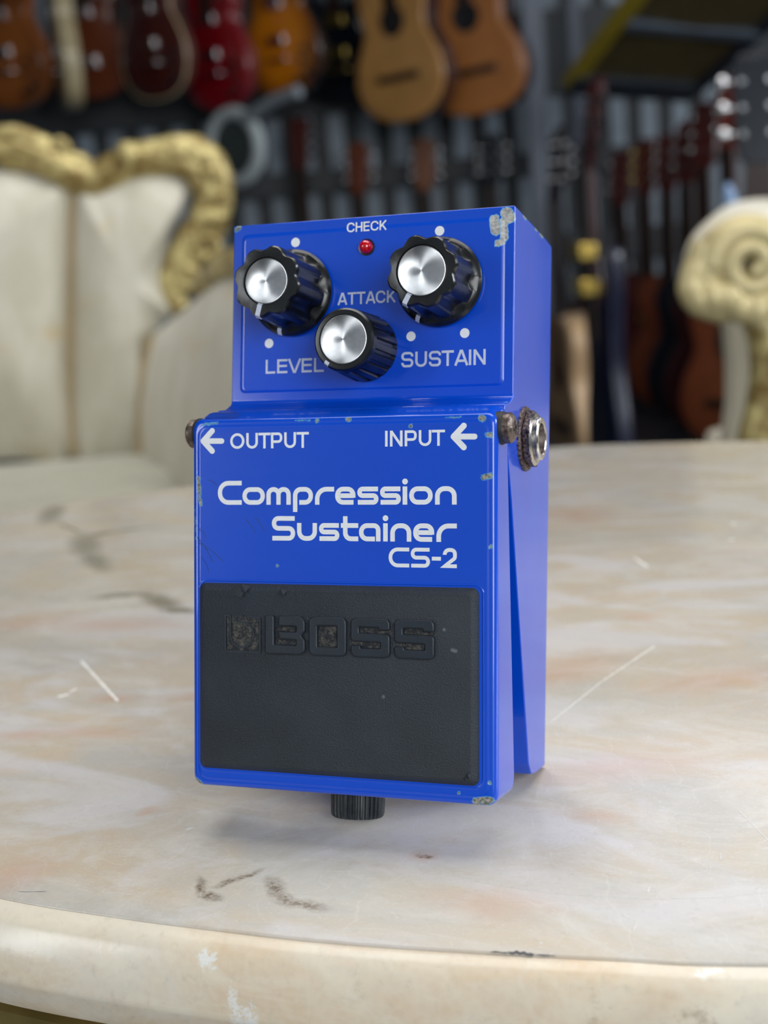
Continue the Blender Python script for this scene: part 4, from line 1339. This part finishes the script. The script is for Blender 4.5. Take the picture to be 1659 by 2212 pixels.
hang(890, 262, 4.9, name='acoustic_guitar', label='pale spruce acoustic guitar hanging, left one of the two acoustics', kind='acoustic', wid=.37, length=.49, thick=.09, topm=m_spr, sidem=m_ros, neckm=m_mah, acoustic=True, yaw=R_(-40), tilt=R_(-3))
hang(1048, 248, 4.9, name='acoustic_guitar', label='cutaway cedar acoustic guitar hanging beside the grey post', kind='cutaway', wid=.38, length=.48, thick=.09, topm=m_ced, sidem=m_ros, neckm=m_mah, acoustic=True, yaw=R_(-30), tilt=R_(-5))

# wall-rack guitars whose headstocks show above the pedal
for px, py, col, hw, lab in ((645, 246, m_mah, M_ebony, 'dark red guitar of the lower wall row, left of the pedal top'), (772, 300, m_br, TUNER_CHR, 'brown guitar of the lower wall row, behind the check lamp'),
                              (915, 292, m_neck, TUNER_CHR, 'guitar with a light brown headstock in the lower wall row'), (1060, 282, m_blk, TUNER_CHR, 'black guitar with bright chrome pegs in the lower wall row'), (1200, 290, m_bur, TUNER_CHR, 'burgundy guitar in the lower wall row, right of the grey post')):
    p = at(px, py, 5.1)
    tot = .92
    guitar('electric_guitar', lab, (p.x, p.y, p.z - tot), yaw=R_(-20), kind='single', wid=.32, length=.42, topm=col if col is not m_neck else m_mah, sidem=m_mah, neckm=col, hw=hw, total=tot)

# guitars on floor stands at the right
for px, py, d, tot, top_, hw, yaw, lab in ((1345, 318, 4.86, .88, m_bur, TUNER_CHR, -40, 'burgundy floor-standing guitar, farthest of the right-hand group'),
                                  (1398, 290, 4.64, .90, m_mah, TUNER_GOLD, -38, 'floor-standing guitar with gold pegs in the right-hand group'),
                                  (1446, 278, 4.42, .90, m_br, TUNER_CHR, -40, 'brown floor-standing guitar right of the gold-pegged one'),
                                  (1490, 250, 4.2, .92, m_blk, TUNER_CHR, -42, 'black floor-standing guitar with chrome pegs in the right-hand group'),
                                  (1530, 208, 3.98, .93, m_bur, TUNER_CHR, -45, 'dark floor-standing guitar just left of the red-brown neck')):
    p = at(px, py, d); tot = p.z - .015
    guitar('electric_guitar', lab, (p.x, p.y, p.z - tot), yaw=R_(yaw), kind='single', wid=.33, length=.43, topm=top_, sidem=m_bur, neckm=m_mah, headm=m_mah, hw=hw, total=tot)
p = at(1590, 152, 3.72)
guitar('acoustic_guitar', 'walnut acoustic guitar with a red-brown neck, behind the gilded armchair', (p.x, p.y, .015), yaw=R_(-50), kind='acoustic', wid=.36, length=.45, thick=.09, topm=m_wal, sidem=m_wal, neckm=wood('red_brown_neck', 104, 44, 36), total=p.z - .015, acoustic=True)
p = at(1258, 985, 3.6); p.z = .03
guitar('acoustic_guitar', 'pale maple-sided acoustic guitar seen edge-on, right of the pedal', (p.x, p.y, p.z), yaw=R_(-84), tilt=0, kind='acoustic', wid=.36, length=.40, thick=.10, topm=m_tan, sidem=m_tan, neckm=m_blk, headm=m_blk, total=.88, acoustic=True)
p = at(1318, 950, 2.95); p.z = .03
guitar('electric_guitar', 'navy blue guitar with gold fittings seen edge-on, right of the maple-sided one', (p.x, p.y, p.z), yaw=R_(-82), pick=.03, pz=(.83, .95), knobs=False, pegs=M_ebony, kind='double', wid=.22, length=.61, thick=.034, topm=m_navy, sidem=m_navy, neckm=m_bur, hw=TUNER_GOLD, total=.95)
p = at(1640, 640, 2.4)  # pale blue glow painted as the body colour of an added guitar
guitar('electric_guitar', 'small guitar painted to stand in for a pale blue glow, half hidden behind the armchair arm', (p.x, p.y, p.z - .05), yaw=R_(-12), kind='double', wid=.13, length=.245, thick=.04, topm=wood('painted_blue_glow', 150, 182, 226, .2), sidem=m_blk, neckm=m_blk, total=.46, knobs=False)

ped = thing('added_pedestal', 'slim black pedestal added to hold up the glow-coloured guitar, behind the armchair', 'pedestal', (p.x, p.y, 0), (0, 0, YAW))
amph = p.z - .05  # pedestal added only to carry the glow-coloured guitar
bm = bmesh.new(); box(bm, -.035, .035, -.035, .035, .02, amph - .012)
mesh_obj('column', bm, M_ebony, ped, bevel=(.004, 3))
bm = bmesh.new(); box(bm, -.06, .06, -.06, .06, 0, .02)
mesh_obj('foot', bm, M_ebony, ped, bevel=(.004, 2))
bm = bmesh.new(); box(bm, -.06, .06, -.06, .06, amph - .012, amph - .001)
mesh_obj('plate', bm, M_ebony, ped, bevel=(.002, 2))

# ============================================================ OTHER THINGS BEHIND
# round pale instrument with a straight stick, on the wall left of the pedal
p = at(508, 318, 4.6)
ring = thing('banjo', 'pale grey ring-shaped banjo hanging on a slant, right of the settee crest', 'banjo', p, (0, 0, YAW + R_(-40)))
bm = bmesh.new()
rg = [Vector((.105 * math.cos(2 * PI * i / 40), 0, .105 * math.sin(2 * PI * i / 40))) for i in range(41)]
tube(bm, rg, .022, 10)
mesh_obj('rim', bm, simple('pale_grey_enamel', srgb(168, 178, 180), .4), ring)
bm = bmesh.new()
lathe(bm, [(.09, 0), (.09, .006)], 36, (0, .0, 0), (1, 0, 0), (0, 0, 1), (0, -1, 0))
mesh_obj('drum_head', bm, simple('dark_skin', srgb(52, 60, 62), .5), ring)
bm = bmesh.new()
tube(bm, [(.07, -.01, .08), (.2, -.01, .125), (.30, -.01, .14)], .02, 10)
mesh_obj('neck', bm, simple('grey_stick', srgb(124, 132, 140), .45), ring)

# hanging board with yellow trim, upper right
q = {'bl': at(1226, 178, 4.0), 'br': at(1500, 196, 4.0), 'tr': at(1790, -70, 3.5), 'tl': at(1440, -100, 3.6)}
bo = (q['bl'] + q['br'] + q['tr'] + q['tl']) / 4
board = thing('sloping_display_board', 'sloping olive-brown board with yellow trim hung at the upper right', 'display board', bo)
def bpt(u, v, w=0.0):
    a = q['bl'].lerp(q['br'], u); b = q['tl'].lerp(q['tr'], u)
    n = (q['br'] - q['bl']).cross(q['tl'] - q['bl']).normalized()
    return a.lerp(b, v) + n * w - bo
def bslab(name, u0, u1, v0, v1, w0, w1, mat):
    bm = bmesh.new()
    loft(bm, [[bpt(u, v, w) for u, v in ((u0, v0), (u1, v0), (u1, v1), (u0, v1))] for w in (w0, w1)])
    return mesh_obj(name, bm, mat, board, bevel=(.002, 2))
bslab('panel', 0, 1, 0, 1, -.015, .005, simple('olive_brown_panel', srgb(76, 66, 40), .6))
bslab('yellow_trim', -.03, .07, 0, 1, -.02, .02, simple('yellow_trim', srgb(132, 116, 30), .5))
bslab('dark_frame', 0, 1, -.05, .10, -.02, .024, simple('dark_slate_frame', srgb(44, 50, 58), .5))
bslab('dark_frame', .93, 1.02, 0, 1, -.02, .024, simple('dark_slate_frame', srgb(34, 40, 54), .5))
bslab('crossbar', .07, .98, .50, .56, .006, .03, simple('grey_crossbar', srgb(74, 84, 96), .4))
for u in (.1, .9):
    a = bpt(u, .97)
    bm = bmesh.new(); tube(bm, [a, Vector((a.x, a.y, 2.9 - bo.z))], .004, 6)
    mesh_obj('hanging_cable', bm, M_ebony, board)

# ============================================================ LIGHT
world = bpy.data.worlds.new('daylight'); scene.world = world
world.use_nodes = True
bg = world.node_tree.nodes['Background']
bg.inputs[0].default_value = (.80, .90, 1.0, 1)
bg.inputs[1].default_value = .27


def area(name, loc, target, sx, sy, power, col=(1, 1, 1)):
    l = bpy.data.lights.new(name, 'AREA'); l.shape = 'RECTANGLE'; l.size = sx; l.size_y = sy; l.energy = power; l.color = col
    o = bpy.data.objects.new(name, l); COL.objects.link(o)
    o.location = loc
    o.rotation_euler = (Vector(target) - Vector(loc)).to_track_quat('-Z', 'Y').to_euler()
    return o


area('shop_window_light', (-3.0, -2.2, 1.9), (0, .3, .7), 2.0, 1.7, 95, (.93, .97, 1))
area('front_fill_light', (2.3, -2.9, 1.9), (0, .3, .7), 1.8, 1.9, 85, (.95, .98, 1))  # unseen fill added to brighten the pedal's front
area('ceiling_light', (.1, .7, 2.85), (.1, .5, 0), 2.4, 2.4, 66, (1, .98, .95))
# right-hand wall windows; the far, unseen one is added to brighten the pedal's side
for i, (d, wd, z0, z1, P) in enumerate(((.35, 1.9, .9, 2.4, 120), (4.1, 2.3, .35, 2.3, 26))):
    bm = bmesh.new()
    for (da, db, za, zb) in ((d - wd / 2 - .07, d - wd / 2, z0 - .07, z1 + .07), (d + wd / 2, d + wd / 2 + .07, z0 - .07, z1 + .07), (d - wd / 2, d + wd / 2, z0 - .07, z0), (d - wd / 2, d + wd / 2, z1, z1 + .07), (d - .02, d + .02, z0, z1)):
        bgbox(bm, 3.50, 3.595, da, db, za, zb)
    tag(mesh_obj('window_%d' % (i + 1), bm, simple('white_window_frame', srgb(200, 202, 204), .5)), kind='structure')
    area('side_window_fill', bgp(3.52, d, (z0 + z1) / 2), bgp(3.52 - 1, d, (z0 + z1) / 2 - (.25 if i == 0 else 0)), wd, z1 - z0, P, (.88, .94, 1))

# ============================================================ CAMERA
cd = bpy.data.cameras.new('camera'); cam = bpy.data.objects.new('camera', cd); COL.objects.link(cam)
M = Matrix((CR, CU, CB)).transposed().to_4x4(); M.translation = CAM
cam.matrix_world = M
cd.sensor_fit = 'HORIZONTAL'; cd.sensor_width = 36.0; cd.lens = FPX * 36 / 1659
cd.clip_start = .01; cd.clip_end = 60
cd.dof.use_dof = True; cd.dof.focus_distance = .304; cd.dof.aperture_fstop = 18.5
scene.camera = cam
scene.view_settings.view_transform = 'Standard'; scene.view_settings.look = 'None'
scene.view_settings.exposure = 0.0; scene.view_settings.gamma = 1.0; scene.view_settings.use_curve_mapping = False
